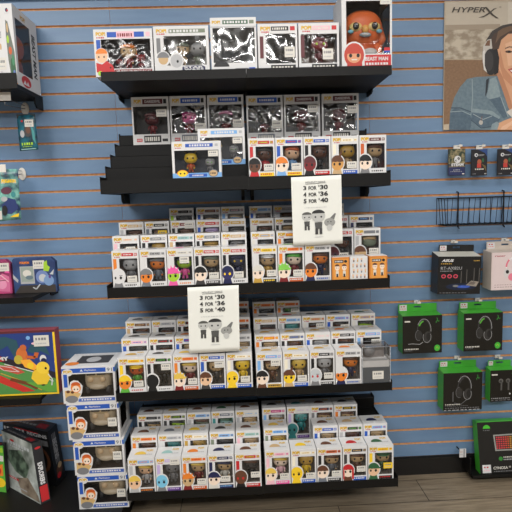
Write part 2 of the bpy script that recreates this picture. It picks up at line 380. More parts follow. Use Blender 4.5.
def figure(parent, cx, cy, z0, s, skin, hair, style, body, eye='black'):
    """a big-headed vinyl figurine, s = total height"""
    fb = MB(); fm = lambda c: mat(c, rough=0.35, var=0.03)
    fb.ell((0,0,s*0.30), (s*0.115, s*0.085, s*0.15), fm(body), seg=12, rings=8, pw=0.85)
    for q in (-1, 1):
        fb.tube([(q*s*0.06,0,s*0.22),(q*s*0.075,-s*0.005,s*0.10),(q*s*0.08,-s*0.01,0.0)], [s*0.055,s*0.05,s*0.055], fm(body), 8)
        fb.ell((q*s*0.085,-s*0.03,s*0.025), (s*0.055,s*0.08,s*0.03), fm('dgrey'), seg=10, rings=6)
        fb.tube([(q*s*0.10,0,s*0.40),(q*s*0.17,-s*0.02,s*0.32),(q*s*0.16,-s*0.07,s*0.25)], [s*0.04,s*0.04,s*0.035], fm(body), 8)
        fb.ell((q*s*0.16,-s*0.085,s*0.235), (s*0.04,s*0.04,s*0.04), fm(skin), seg=8, rings=6)
    f = fb.build('figure', parent, (cx, cy, z0))
    hb = MB(); hz = s*0.70; R = (s*0.30, s*0.22, s*0.25)
    hb.ell((0,0,hz), R, fm(skin), seg=18, rings=12, pw=0.8)
    hb.ell((0,-R[1]*0.99,hz-s*0.05), (s*0.014,s*0.012,s*0.012), fm(skin), seg=8, rings=5)
    for q in (-1, 1): hb.ell((q*R[0]*0.98,s*0.01,hz-s*0.03), (s*0.025,s*0.03,s*0.045), fm(skin), seg=8, rings=6)
    hb.build('head', f)
    if style != 'none':
        h2 = MB(); hm = fm(hair)
        if style in ('cap','long','spiky'):
            h2.ell((0,s*0.018,hz+s*0.01), (R[0]*1.07,R[1]*1.05,R[2]*1.08), hm, seg=18, rings=8, zmin=0.32, pw=0.8)
            h2.ell((0,s*0.06,hz), (R[0]*1.06,R[1]*0.86,R[2]*1.04), hm, seg=18, rings=8, pw=0.8)
            h2.tube([(-R[0]*0.9,-R[1]*0.75,hz+s*0.12),(-s*0.08,-R[1]*1.02,hz+s*0.15),(s*0.10,-R[1]*1.0,hz+s*0.12),(R[0]*0.85,-R[1]*0.75,hz+s*0.08)], [s*0.04,s*0.055,s*0.05,s*0.03], hm, 8)
        if style == 'long':
            for q in (-1, 1): h2.tube([(q*R[0]*1.0,-s*0.02,hz+s*0.1),(q*R[0]*1.1,-s*0.03,hz-s*0.1),(q*R[0]*0.95,-s*0.02,hz-s*0.30)], [s*0.05,s*0.06,s*0.03], hm, 8)
        if style == 'spiky':
            for k in range(7):
                a = math.radians(15+150*k/6); h2.tube([(math.cos(a)*R[0]*0.7,0,hz+math.sin(a)*R[2]*0.7),(math.cos(a)*R[0]*1.45,0,hz+math.sin(a)*R[2]*1.5)], [s*0.09,s*0.008], hm, 7)
        if style == 'hat':
            h2.ell((0,s*0.01,hz+s*0.06), (R[0]*1.05,R[1]*1.05,R[2]*0.98), hm, seg=18, rings=8, zmin=0.12, pw=0.85)
            h2.ell((0,-R[1]*0.75,hz+s*0.10), (R[0]*0.95,R[1]*0.75,s*0.022), hm, seg=16, rings=5)
        if style == 'ears':
            for q in (-1, 1): h2.tube([(q*R[0]*0.6,0,hz+R[2]*0.8),(q*R[0]*0.95,0,hz+R[2]*1.3)], [s*0.05,s*0.02], hm, 8)
        h2.build('hair' if style in ('cap','long','spiky') else 'headgear', f)
    if eye:
        for q in (-1, 1):
            e = MB(); e.ell((q*s*0.13,-R[1]*0.965,hz-s*0.02), (s*0.042,s*0.012,s*0.045), mat(eye, rough=0.2), seg=10, rings=6); e.build('eye', f)
    return f
def portrait(parent, w, h, skin, hair, style, eye='black', body='dgrey', cx=0.20, cy=0.315, sc=1.04, y=-0.0006):
    """printed cut-out drawing at the lower left of the carton front"""
    f0 = front_fn(w, h, 0.0, -w/2); A = Art(lambda x, y: f0(max(x, 0.006), y), (0,-1,0), base=0.0009)
    r = 0.235*sc; ry = r*w/h*1.04
    cx = max(cx, r*0.86)
    A.ell(cx, cy+0.01, r*1.12, ry*1.24, 'white'); A.rect(cx-r*0.9, 0.02, cx+r*0.85, cy-ry*0.4, 'white')
    A.poly([(cx-r*0.8,0.025),(cx+r*0.72,0.025),(cx+r*0.45,cy-ry*0.7),(cx-r*0.5,cy-ry*0.7)], body)
    A.ell(cx, cy, r*0.98, ry*1.05, skin)
    if style != 'none':
        A.ell(cx, cy, r, ry*1.1, hair, 10, 170)
        A.poly([(cx-r, cy+ry*0.2), (cx-r*0.75, cy-ry*0.1), (cx-r*0.7, cy+ry*0.5)], hair)
        A.poly([(cx-r*0.9, cy+ry*0.25), (cx-r*0.2, cy+ry*0.12), (cx+r*0.1, cy+ry*0.45), (cx+r*0.9, cy+ry*0.25), (cx+r*0.6, cy+ry*0.8), (cx-r*0.6, cy+ry*0.85)], hair)
        if style == 'spiky':
            for k in range(6):
                a = math.radians(20+140*k/5); c_, s_ = math.cos(a), math.sin(a)
                A.poly([(cx+c_*r*0.8-s_*r*0.22, cy+s_*ry*0.8+c_*ry*0.22), (cx+c_*r*0.8+s_*r*0.22, cy+s_*ry*0.8-c_*ry*0.22), (cx+c_*r*1.3, cy+s_*ry*1.55)], hair)
        if style == 'long': A.rect(cx-r, cy-ry*1.4, cx-r*0.62, cy+ry*0.4, hair); A.rect(cx+r*0.62, cy-ry*1.4, cx+r*0.95, cy+ry*0.4, hair)
        if style == 'ears': A.poly([(cx+r*0.1, cy+ry*0.9), (cx+r*0.55, cy+ry*0.8), (cx+r*0.75, cy+ry*2.0)], hair)
        if style == 'hat': A.rect(cx-r*0.2, cy+ry*0.15, cx+r*1.15, cy+ry*0.38, hair)
    if eye: A.ell(cx+r*0.36, cy-ry*0.15, r*0.19, ry*0.22, eye); A.ell(cx-r*0.45, cy-ry*0.15, r*0.14, ry*0.2, eye); A.rect(cx+r*0.15, cy+ry*0.14, cx+r*0.62, cy+ry*0.22, 'dgrey')
    return A.build('character_portrait', parent)
STICK = 'white'
def sticker(parent, fn, n, x, y, sx, sy, c='offwhite', base=0.0022):
    A = Art(fn, n, base=base); A.rect(x-sx/2, y-sy/2, x+sx/2, y+sy/2, c)
    A.dashes(x-sx*0.38, y+sy*0.06, x+sx*0.38, y+sy*0.28, 'grey', 4); A.dashes(x-sx*0.38, y-sy*0.30, x+sx*0.36, y-sy*0.18, 'lgrey', 6)
    return A.build('price_sticker', parent)
def pop_box(x0, x1, yf, z, label, look, d=0.089, h=0.158, group='boxed vinyl figures on the stepped shelves',
            win=(0.27, 0.16, 0.94, 0.79), side=True, name='figure_box', film=None, rz=0.0, lift=0):
    """look: bar, stripe, skin, hair, style, body, name colour, portrait skin, portrait hair, sticker (x, y, colour) or None, back"""
    L = dict(bar='grey', bartext='offwhite', stripe='lgrey', skin='skin', hair='brown', style='cap', body='dgrey', plate='white', platetext='ink',
             pskin=None, phair=None, pstyle=None, stick=None, back='inner', eye='black', peye='black', top=None, word=None, plateword=None, card='white', fig=True, port=True, logo='pop')
    L.update(look)
    w = x1-x0
    t = thing(name, label, 'figure box', ((x0+x1)/2, yf, z), group); t.rotation_euler.z = rz
    side = side
    cm = mat(L['card'], rough=0.45, var=0.03, scale=12)
    link('carton', carton_mesh(w, d, h, win, side, cm), t)
    link('backing_card', insert_mesh(w, d, h, mat(L['back'], rough=0.6, var=0.25, scale=18), side), t)
    f = MB(); yy = 0.0016
    f.face([(-w/2+0.002,yy,win[1]*h-0.004),(w/2-0.0016,yy,win[1]*h-0.004),(w/2-0.0016,yy,win[3]*h+0.004),(-w/2+0.002,yy,win[3]*h+0.004)], film or FILM)
    if side: f.face([(w/2-0.0015,0.002,win[1]*h-0.003),(w/2-0.0015,d-0.003,win[1]*h-0.003),(w/2-0.0015,d-0.003,win[3]*h+0.003),(w/2-0.0015,0.002,win[3]*h+0.003)], film or FILM)
    f.build('window_film', t)
    A = Art(front_fn(w, h, 0.0, -w/2), (0,-1,0))
    # header
    A.text('POP!', 0.06, 0.862, 0.35, 0.955, L['logo'], bold=0.09); A.dashes(0.10, 0.822, 0.32, 0.846, 'red', 4)
    A.rect(0.37, 0.855, 0.80, 0.935, L['bar'])
    if L['word']: A.text(L['word'], 0.41, 0.868, 0.76, 0.922, L['bartext'], bold=0.03)
    else: A.dashes(0.43, 0.880, 0.75, 0.908, L['bartext'], 6)
    A.rect(0.83, 0.86, 0.94, 0.93, L['bar']); A.dashes(0.845, 0.875, 0.93, 0.915, L['bartext'], 2)
    A.rect(0.05, 0.42, 0.17, 0.79, L['stripe'])
    A.build('header_print', t)
    A = Art(front_fn(w, h, 0.0, -w/2), (0,-1,0))
    A.rect(0.40, 0.03, 0.95, 0.125, L['plate'])
    if L['plateword']: A.text(L['plateword'], 0.43, 0.06, 0.92, 0.112, L['platetext'], bold=0.03)
    else: A.dashes(0.45, 0.07, 0.90, 0.105, L['platetext'], 6)
    A.build('name_plate', t)
    if L['port']: portrait(t, w, h, L['pskin'] or L['skin'], L['phair'] or L['hair'], L['pstyle'] or L['style'], L['peye'], L['body'])
    if L['top'] is not False:
        B = Art(plane_fn((-w/2, 0, h), (w,0,0), (0,d,0)), (0,0,1), base=0.0008)
        tc = L['top'] or (L['phair'] or L['hair']); B.ell(0.42, 0.35, 0.22, 0.30, tc, 0, 180); B.text('POP!', 0.62, 0.62, 0.86, 0.80, 'pop', bold=0.04); B.dashes(0.62, 0.30, 0.9, 0.38, 'lgrey', 4)
        B.build('top_print', t)
    if L['fig']:
        fs = h*0.67; figure(t, 0.13*w, d*0.36, h*0.155, fs, L['skin'], L['hair'], L['style'], L['body'], L['eye'])
    if L['stick']:
        sx, sy, sc = L['stick']; sticker(t, front_fn(w, h, 0.0, -w/2), (0,-1,0), sx, sy, 0.36, 0.17, sc)
    return t
def tier(lv, k): z0, yf, lh, a, b = LV[lv]; return z0+(0.057 if lv[0] == '2' else RISE)*k+0.0006, yf+STEP*k+0.004
def put(lv, k, p0, p1, py, label, look, **kw):
    """p0, p1: left and right edge of the front face in the photograph; k: tier"""
    z, y = tier(lv, k); x0, x1 = max(at(p0, py, y).x, LV[lv][3]+0.0012), min(at(p1, py, y).x, LV[lv][4]-0.0008)
    return pop_box(x0+0.0004, x1-0.0004, y, z, label, look, **kw)
D = dict
def lab(what, where): return '%s figure box, %s' % (what, where)

# third level, left half -------------------------------------------------
B3 = (2, )
ST = lambda x=0.66, y=0.24, c='offwhite': (x, y, c)
rows = [
 ('3L',0,251,[(111,138.4,'grey-headed', D(bar='red',stripe='orange',skin='lgrey',hair='white',style='none',body='grey',pskin='white',stick=ST(0.72,0.25),back=(120,84,66),bartext='white')),
   (139,165.8,'orange-faced grey-haired', D(bar='lgrey',word='STAR WARS',bartext='ink',stripe='white',skin='orange',hair='grey',body='steel',plate='white')),
   (166.3,193,'green and pink dark-haired', D(bar='offwhite',bartext='grey',stripe='white',skin='lime',hair='dgrey',style='spiky',body='pink',pskin='lime',phair='pink',stick=ST(0.66,0.70),plate='white',platetext='orange',back='dgrey')),
   (193.5,220.6,'brown-haired tan-skinned', D(bar='red',word='MARVEL',bartext='white',stripe='black',skin='tan',hair='greygreen',body='dgrey',pskin='pale',phair='black',stick=ST(0.72,0.26),plate='dgrey',platetext='white')),
   (221.2,247,'dark blue yellow-eyed', D(bar='red',word='MARVEL',bartext='white',stripe='black',skin=(52,54,78),hair='navy',body='navy',pskin=(44,40,90),eye='yellow',peye='yellow',stick=ST(0.66,0.26),plate='white'))]),
 ('3L',1,236.4,[(112,138.6,'orange-numbered stickered',D(bar='offwhite',bartext='orange',stripe='lpink',stick=ST(0.68,0.62),hair='black')),
   (140.2,166.8,'silver-barred',D(bar='grey',stripe='ink',skin='gold',hair='dgrey',style='none')),
   (168,194,'pale teal-barred',D(bar='lteal',bartext='steel',stripe='tan',skin='dgrey',style='none')),
   (195,220,'black and grey-barred',D(bar='steel',stripe='black',skin='gold',hair='gold')),
   (221,246.5,'tan-barred',D(bar='tan',bartext='offwhite',stripe='offwhite',skin='grey',hair='grey'))]),
 ('3L',2,221,[(118.4,143.3,'tan-barred',D(bar='tan',stripe='lgrey',skin='brown',film=1)),
   (144.3,168.8,'yellow-stickered',D(bar='black',stripe='steel',skin='tan',stick=ST(0.72,0.66,'yellow'))),
   (170.2,195.2,'black and red-barred',D(bar='dred',stripe='black',stick=ST(0.75,0.86),skin='brown')),
   (196,220.5,'blue and red-barred',D(bar='red',stripe='blue',skin='lilac',hair='lilac')),
   (221.5,245.6,'gold-barred',D(bar='gold',bartext='offwhite',stripe='white',skin='grey',hair='dgrey'))]),
 ('3L',3,209.5,[(169,193.3,'green and black-barred',D(bar='black',bartext='grey',stripe='lime',skin='dgrey',hair='black')),
   (196,220.2,'maroon-barred',D(bar='maroon',bartext='tan',stripe='blue',skin='tan',hair='black')),
   (220.8,244.5,'grey and pink-barred',D(bar='grey',bartext='lpink',stripe='lblue',skin='lblue',hair='tan'))]),
 ('3R',0,246,[(251,277,'white chef-hatted',D(bar='yellow',bartext='brown',stripe='white',skin='tan',hair='white',style='hat',body='gold',pskin='pale',phair='offwhite',plate='ink',platetext='yellow',stick=ST(0.75,0.28),back=(110,84,60))),
   (277.6,304,'green spiky-haired',D(bar='orange',bartext='red',stripe='orange',skin='pale',hair=(90,180,70),style='spiky',body='dred',phair=(130,200,80),plate='dorange',platetext='white',stick=ST(0.75,0.26))),
   (304.5,331,'orange and brown-headed',D(bar='lgrey',word='STAR WARS',bartext='ink',stripe='white',skin='orange',hair='brown',body='navy',plate='lgrey',platetext='blue',phair='brown'))]),
 ('3R',1,231,[(250.6,274.6,'blue and tan-barred',D(bar='tan',bartext='lblue',stripe='offwhite',skin='steel',hair='dgrey')),
   (276.4,301.5,'yellow and orange-barred',D(bar='orange',bartext='yellow',stripe='orange',skin='dgrey',hair='grey')),
   (327,353.4,'dark purple-faced',D(bar='red',word='MARVEL',bartext='white',stripe='white',skin='brown',hair='black',pskin=(88,48,62),phair='maroon',stick=ST(0.62,0.26))) ]),
 ('3R',2,218.5,[(250,273.6,'brown-barred',D(bar='tan',bartext='brown',stripe='offwhite',skin='dgrey')),
   (274.5,298.5,'black-barred',D(bar='ink',bartext='grey',stripe='black',skin='tan',hair='tan')),
   (323,348.3,'red-marked',D(bar='red',word='MARVEL',bartext='white',stripe='black',skin='dgrey')),
   (349.3,374,'dark blue-barred',D(bar='navy',bartext='lblue',stripe='navy',skin='dgrey',hair='black',body='blue'))]),
 ('3R',3,205.5,[(249,272,'light blue-barred',D(bar='lblue',bartext='steel',stripe='blue',skin='dgrey')),
   (273,297.5,'all grey tall-windowed',D(bar='grey',bartext='lgrey',stripe='lgrey',skin='dgrey',card=(178,180,186))),
   (319.5,344,'plain white-edged',D(bar='grey',stripe='lgrey',skin='dgrey'))]),
 ('4L',0,356.5,[(117.4,144.8,'orange yellow-hatted',D(bar='yellow',bartext='red',stripe='yellow',skin='dorange',hair='yellow',style='hat',body='green',plate='white',platetext='red',pskin='orange',stick=ST(0.72,0.27),top='gold')),
   (145.4,172,'black-helmeted',D(bar='ink',bartext='green',stripe='ink',skin='dgrey',hair='black',style='none',body='black',eye=None,peye=None,pskin='black',plate='white',platetext='grey',stick=ST(0.75,0.70),top='dgrey')),
   (172.5,198.4,'blond spiky-haired',D(bar='orange',bartext='red',stripe='orange',skin='pale',hair='blond',style='spiky',body='dred',plate='dorange',platetext='white',stick=ST(0.74,0.27))),
   (199,225.2,'bald-headed blue-barred',D(bar='blue',bartext='white',stripe='blue',skin='tan',hair='brown',style='none',pstyle='cap',phair='brown',body='dgrey',plate='blue',platetext='offwhite',pskin='skin',stick=ST(0.76,0.70),top='brown')),
   (225.8,252,'yellow-headed',D(bar='cream',bartext='gold',stripe='cream',skin='yellow',hair='yellow',style='none',body='yellow',plate='blue',platetext='white',pskin='yellow',stick=ST(0.72,0.27),top='yellow'))]),
 ('4L',1,338.5,[(121,148,'blue-striped',D(bar='lpink',bartext='blue',stripe='blue',skin='dgrey',hair='dgrey')),
   (148.5,173.8,'black and red-striped',D(bar='dgrey',bartext='red',stripe='black',skin='brown',hair='dgrey')),
   (174.5,199.5,'blue and red-barred',D(bar='blue',bartext='red',stripe='blue',skin='tan',hair='tan',top='orange')),
   (226.2,251.3,'silver-lettered tan-headed',D(bar='lgrey',bartext='ink',stripe='white',skin='tan',hair='tan',top='gold'))]),
 ('4L',2,322,[(125.2,150.8,'brown-barred',D(bar='brown',bartext='tan',stripe='tan',skin='grey',hair='brown',top='dgrey')),
   (151.3,175.8,'pale grey-barred',D(bar='lgrey',bartext='steel',stripe='offwhite',skin='brown',hair='dgrey',top='dgrey')),
   (176.4,200.5,'black and red-lettered',D(bar='ink',bartext='red',stripe='black',skin='dgrey',top='dgrey')),
   (225.5,250.2,'orange-barred',D(bar='orange',bartext='red',stripe='orange',skin='dgrey',top='dgrey'))]),
 ('4L',3,302,[(225,248.6,'orange-barred',D(bar='orange',bartext='red',stripe='orange',skin='grey',hair='dgrey',top='dgrey'))]),
 ('4R',0,352,[(255.6,282.2,'brown-haired stickered',D(bar='lblue',bartext='lpink',stripe='lblue',skin='tan',hair='brown',body='brown',pskin='pale',phair='black',plate='gold',platetext='ink',stick=ST(0.74,0.72),top='gold')),
   (282.8,309,'yellow and orange eared',D(bar='cream',bartext='gold',stripe='cream',skin='blond',hair='gold',style='ears',body='tan',plate='blue',platetext='white',pskin='yellow',phair='brown',stick=ST(0.72,0.26),top='yellow')),
   (309.6,334.6,'grey metal-headed',D(bar='ink',bartext='white',stripe='black',skin='lgrey',hair='lgrey',style='none',body='grey',pskin='silver',peye='red',plate='ink',platetext='white',stick=ST(0.74,0.30),top='gold')),
   (335.2,361.6,'orange-faced blue-robed',D(bar='lgrey',word='STAR WARS',bartext='ink',stripe='white',skin='orange',hair='brown',body='navy',plate='lgrey',platetext='blue',phair='white',top='orange'))]),
 ('4R',1,331,[(254,279.4,'yellow-barred',D(bar='orange',bartext='yellow',stripe='orange',skin='tan',hair='tan',top='gold')),
   (280,304.6,'black, blue and red-barred',D(bar='grey',bartext='blue',stripe='black',skin='brown',top='pop')),
   (305.2,330.5,'pink-lettered blue-striped',D(bar='offwhite',bartext='lpink',stripe='blue',skin='lgrey',hair='lgrey',top='gold')),
   (331,355.4,'black-barred',D(bar='ink',bartext='white',stripe='black',skin='dgrey',top='orange')),
   (356,381.4,'light blue and pink-barred',D(bar='lblue',bartext='lpink',stripe='lblue',skin='dgrey',hair='black',stick=ST(0.78,0.66),top='lgrey'))]),
 ('4R',2,314,[(252,276.8,'tan-barred grey-windowed',D(bar='tan',bartext='offwhite',stripe='offwhite',skin='brown',hair='dgrey',top='dgrey')),
   (277.5,301.2,'teal-haired',D(bar='lblue',bartext='grey',stripe='lgrey',skin='teal',hair='teal',top='red')),
   (301.8,325.4,'red-lettered stickered',D(bar='tan',bartext='red',stripe='offwhite',skin='brown',hair='dgrey',stick=ST(0.78,0.68),top='dgrey')),
   (326,350,'blue and pink-barred',D(bar='lblue',bartext='magenta',stripe='blue',skin='brown',hair='dgrey',stick=ST(0.78,0.62),top='dgrey')),
   (351,375.2,'tan-lettered green-headed',D(bar='tan',bartext='blue',stripe='offwhite',skin='lime',hair='dgrey',top='dgreen'))]),
 ('4R',3,300,[(251.3,275.2,'orange-barred',D(bar='orange',bartext='red',stripe='orange',skin='dgrey',hair='dgrey')),
   (276.3,299.5,'red-barred green-windowed',D(bar='orange',bartext='red',stripe='orange',skin='dgreen',hair='green',stick=ST(0.80,0.68)))]),
 ('5L',0,458,[(127.2,154.4,'blond-haired pale',D(bar='lblue',bartext='orange',stripe='lgrey',skin='skin',hair='blond',body='lgrey',plate='ink',platetext='orange',phair='blond',top='blond')),
   (155,180.8,'pale teal-headed',D(bar='lilac',bartext='white',stripe='lilac',skin='grey',hair='lgrey',style='none',body='grey',pskin=(120,190,220),plate='purple',platetext='lilac',stick=ST(0.75,0.86),top='lteal')),
   (181.3,206.9,'orange spiky-haired',D(bar='orange',bartext='red',stripe='orange',skin='tan',hair='blond',style='spiky',body='dred',plate='dorange',platetext='white',phair='orange',stick=ST(0.76,0.26),top='orange')),
   (207.4,233.9,'navy-capped',D(bar='navy',bartext='white',stripe='navy',skin='tan',hair='navy',style='cap',pstyle='hat',body='offwhite',plate='navy',platetext='lblue',pskin='pale',stick=ST(0.66,0.30),top='navy')),
   (234.5,261,'dark masked red-eyed',D(bar='red',bartext='lime',stripe='red',skin='dgrey',hair='brown',body='black',pskin='brown',peye='red',plate='red',platetext='white',stick=ST(0.78,0.38),top='brown'))]),
 ('5L',1,438,[(130.8,157.2,'orange-barred brown-haired',D(bar='orange',bartext='red',stripe='orange',skin='brown',hair='brown',top='brown')),
   (157.7,182.6,'teal-headed',D(bar='lgrey',bartext='steel',stripe='white',skin='teal',hair='teal',top='steel')),
   (183.2,208.4,'yellow-headed',D(bar='cream',bartext='gold',stripe='gold',skin='gold',hair='gold',top='yellow')),
   (209.4,235,'blue and brown-barred',D(bar='lblue',bartext='brown',stripe='greygreen',skin='dgrey',hair='dgrey',top='dgrey')),
   (235.8,260.8,'green-lettered pink-striped',D(bar='lteal',bartext='greygreen',stripe='lpink',skin='tan',hair='tan',top='brown'))]),
 ('5L',2,415.5,[(136.9,161.9,'black-barred',D(bar='ink',bartext='grey',stripe='black',skin='tan',hair='dgrey',top='brown')),
   (162.3,186.2,'green-eyed lime-lettered',D(bar='ink',bartext='lime',stripe='dgrey',skin='lime',hair='dgrey',top='gold')),
   (186.7,210.7,'blue and brown-lettered',D(bar='lblue',bartext='brown',stripe='lgrey',skin='greygreen',hair='brown',top='brown')),
   (211.3,234.5,'dark teal-barred',D(bar='steel',bartext='white',stripe='teal',skin='lteal',hair='dgreen',top='dgreen')),
   (235.3,258.9,'pale blue-barred',D(bar='offwhite',bartext='lblue',stripe='lgrey',skin='tan',hair='tan',top='brown'))]),
 ('5R',0,448.5,[(264.6,290,'pink-plated blond',D(bar='lpink',bartext='magenta',stripe='lpink',skin='pale',hair='blond',body='lpink',plate='pink',platetext='white',stick=ST(0.76,0.26),top='tan')),
   (290.6,316.2,'yellow-headed',D(bar='cream',bartext='gold',stripe='cream',skin='gold',hair='yellow',style='none',body='yellow',pskin='yellow',plate='blue',platetext='white',stick=ST(0.76,0.24),top='yellow')),
   (316.8,342,'brown-haired dark-plated',D(bar='dorange',bartext='ink',stripe='ink',skin='tan',hair='brown',body='steel',plate='ink',platetext='white',pskin='pale',stick=ST(0.76,0.26),top='brown')),
   (342.6,367.4,'long red-haired',D(bar='ink',bartext='tan',stripe='dgrey',skin='tan',hair='brown',style='cap',pstyle='long',body='brown',plate='blue',platetext='white',pskin='pale',phair='red',stick=ST(0.74,0.36),top='red')),
   (368,393.6,'green-capped yellow-stickered',D(bar='yellow',bartext='red',stripe='yellow',skin='tan',hair='dgreen',style='hat',body='dgreen',plate='ink',platetext='red',pskin='skin',stick=ST(0.78,0.42,'yellow'),top='dgreen'))]),
 ('5R',1,426.5,[(263.6,287.8,'yellow-haired blue-barred',D(bar='lblue',bartext='blue',stripe='greygreen',skin='blond',hair='gold',top='blond')),
   (313,338,'blue-barred pale-headed',D(bar='blue',bartext='white',stripe='blue',skin='tan',hair='tan',top='brown')),
   (338.6,362.7,'dark green-lettered',D(bar='dgrey',bartext='green',stripe='lgrey',skin='brown',hair='brown',top='tan')),
   (363.3,387.2,'blue-striped red-lettered',D(bar='lblue',bartext='red',stripe='blue',skin='tan',hair='tan',top='navy'))]),
 ('5R',2,408,[(262,285.8,'magenta-barred',D(bar='magenta',bartext='lpink',stripe='lblue',skin='tan',hair='lgrey',top='dgrey')),
   (310.2,333.5,'blue-barred dark-eyed',D(bar='navy',bartext='orange',stripe='grey',skin='tan',hair='brown',top='brown')),
   (334,357.2,'yellow-lettered black-barred',D(bar='ink',bartext='yellow',stripe='orange',skin='tan',hair='brown',top='dgrey'))]),
]
ROWN = {0: 'front row', 1: 'second row', 2: 'third row', 3: 'back row'}
ORD = {0: 'first', 1: 'second', 2: 'third', 3: 'fourth', 4: 'fifth'}
for lv, k, py, items in rows:
    n = len(items)
    for i, (a, b_, what, look) in enumerate(items):
        half = 'left' if lv[1] == 'L' else 'right'
        pos = ORD[i] if n > 1 else 'only one'
        l = '%s figure box, %s from left in %s, %s level, %s half' % (what, pos, ROWN[k], nm[lv[0]], half)
        if n == 1: l = '%s figure box alone in %s, %s level, %s half' % (what, ROWN[k], nm[lv[0]], half)
        look.pop('film', None)
        put(lv, k, a, b_, py, l, look)
GR = 'boxed vinyl figures on the stepped shelves'
# the tall boxes that stand behind gaps
z, y = tier('3R', 1); a, b_ = at(354.2, 226, y).x, at(380.4, 226, y).x
t = pop_box(a, b_, y, z, 'white figure box with tan shell drawing above the small orange boxes, third level', D(bar='grey', bartext='steel', stripe='lgrey', skin='greygreen', hair='tan', style='cap', body='brown', pskin='tan', phair='brown', stick=ST(0.74,0.36), peye=None, eye=None))
z, y = tier('5R', 2); a, b_ = at(287, 408, y).x, at(310, 408, y).x
pop_box(a, b_, y, z, 'lilac-barred figure box with teal head, wholly visible behind a gap, bottom level', D(bar='offwhite', bartext='lilac', stripe='lilac', skin='teal', hair='teal', style='none', body='teal', pskin=(60,130,130), plate='purple', platetext='lilac', top='teal'))
# second level, right half: front row
for i, (a, b_, what, look) in enumerate([
   (246.6,274.4,'red-striped dark-haired',D(bar='red',bartext='lime',stripe='red',skin='brown',hair='dgrey',body='red',pskin='brown',phair='black',stick=ST(0.75,0.26),plate='yellow',platetext='red')),
   (275,302.6,'orange-haired blue-striped',D(bar='blue',bartext='red',stripe='blue',skin='skin',hair='dorange',body='lblue',phair='orange',pskin='pale',stick=ST(0.75,0.26),plate='yellow',platetext='red')),
   (303.2,330.6,'dark red-hooded',D(bar='blue',bartext='white',stripe='black',skin='brown',hair='brown',body='black',pskin='dred',phair='maroon',plate='red',platetext='white')),
   (331.1,358.6,'brown-eared yellow',D(bar='cream',bartext='gold',stripe='cream',skin='gold',hair='brown',style='ears',body='tan',pskin=(206,150,80),plate='blue',platetext='white',stick=ST(0.74,0.26))),
   (359.2,386.4,'black-haired suited',D(bar='maroon',bartext='offwhite',stripe='dorange',skin='tan',hair='brown',body='grey',pskin='pale',phair='black',plate='white',platetext='ink',back=(110,56,58)))]):
    put('2R', 0, a, b_, 136.5, '%s figure box, %s from left in front row, second level, right half' % (what, ORD[i]), look)
# wide deluxe boxes at the back of the second level
def deluxe(x0, x1, y, z, h, label, look, d=0.088, film=WRAP, win=(0.04,0.22,0.95,0.80), group='wide boxed figures at the back of the second level'):
    w = x1-x0; L = dict(bar='dred', bartext='white', skin='dgrey', hair='black', style='cap', body='dred', plate='ink', stick=None, back='dgrey', mark='red', word=None, eye='black')
    L.update(look)
    t = thing('figure_box', label, 'figure box', ((x0+x1)/2, y, z), group)
    link('carton', carton_mesh(w, d, h, win, True, mat('white', rough=0.45, var=0.03, scale=12)), t)
    link('backing_card', insert_mesh(w, d, h, mat(L['back'], rough=0.6, var=0.3, scale=14), True), t)
    f = MB(); yy = 0.0016; f.face([(-w/2+0.002,yy,win[1]*h-0.004),(w/2-0.0016,yy,win[1]*h-0.004),(w/2-0.0016,yy,win[3]*h+0.004),(-w/2+0.002,yy,win[3]*h+0.004)], film); f.build('window_film', t)
    A = Art(front_fn(w, h, 0.0, -w/2), (0,-1,0))
    A.rect(0.03,0.84,0.97,0.965,'white'); A.text('POP!', 0.07, 0.865, 0.26, 0.95, L.get('logo','pop'), bold=0.06); A.rect(0.30,0.85,0.84,0.955,L['bar'])
    if L['word']: A.text(L['word'], 0.36, 0.875, 0.78, 0.93, L['bartext'], bold=0.03)
    else: A.dashes(0.36,0.88,0.78,0.925,L['bartext'],7)
    A.rect(0.86,0.855,0.94,0.95,'ink')
    A.build('header_print', t); A = Art(front_fn(w, h, 0.0, -w/2), (0,-1,0)); A.rect(0.30,0.045,0.76,0.19,L['plate']); A.dashes(0.33,0.075,0.73,0.16,'offwhite',7)
    A.rect(0.10,0.06,0.25,0.13,L['mark']); A.text('MARVEL',0.115,0.075,0.235,0.115,'white'); A.rect(0.79,0.06,0.94,0.12,'ink')
    A.build('name_plate', t)
    figure(t, 0.0, d*0.5, h*0.21, h*0.52, L['skin'], L['hair'], L['style'], L['body'], L['eye'])
    if L['stick']: sticker(t, front_fn(w, h, 0.0, -w/2), (0,-1,0), L['stick'][0], L['stick'][1], 0.28, 0.16, L['stick'][2])
    return t
zz, yy_ = tier('2L', 3); yy_ += 0.001
for a, b_, look, l in [(130.4,168.3,D(word='DAREDEVIL',bar='maroon',stick=(0.80,0.66,'offwhite'),skin='maroon',hair='maroon',body='dred'),'first from left, dark red bar, dull clear window'),
    (168.9,205.8,D(bar='blue',skin='pink',hair='magenta',plate='steel',stick=(0.82,0.34,'offwhite')),'second from left, blue bar, glare over pink figure'),
    (206.6,243.4,D(bar='blue',skin='dgrey',hair='magenta',plate='steel',stick=(0.83,0.40,'offwhite')),'third from left, blue bar, behind the leftmost duo boxes')]:
    x0, x1 = at(a, 96, yy_).x, at(b_, 96, yy_).x
    deluxe(x0+0.001, x1-0.001, yy_, zz, 0.213, 'wide figure box on second level, '+l, look, film=(FILM if a < 131 else WRAP2))
zz, yy_ = tier('2R', 3); yy_ += 0.001
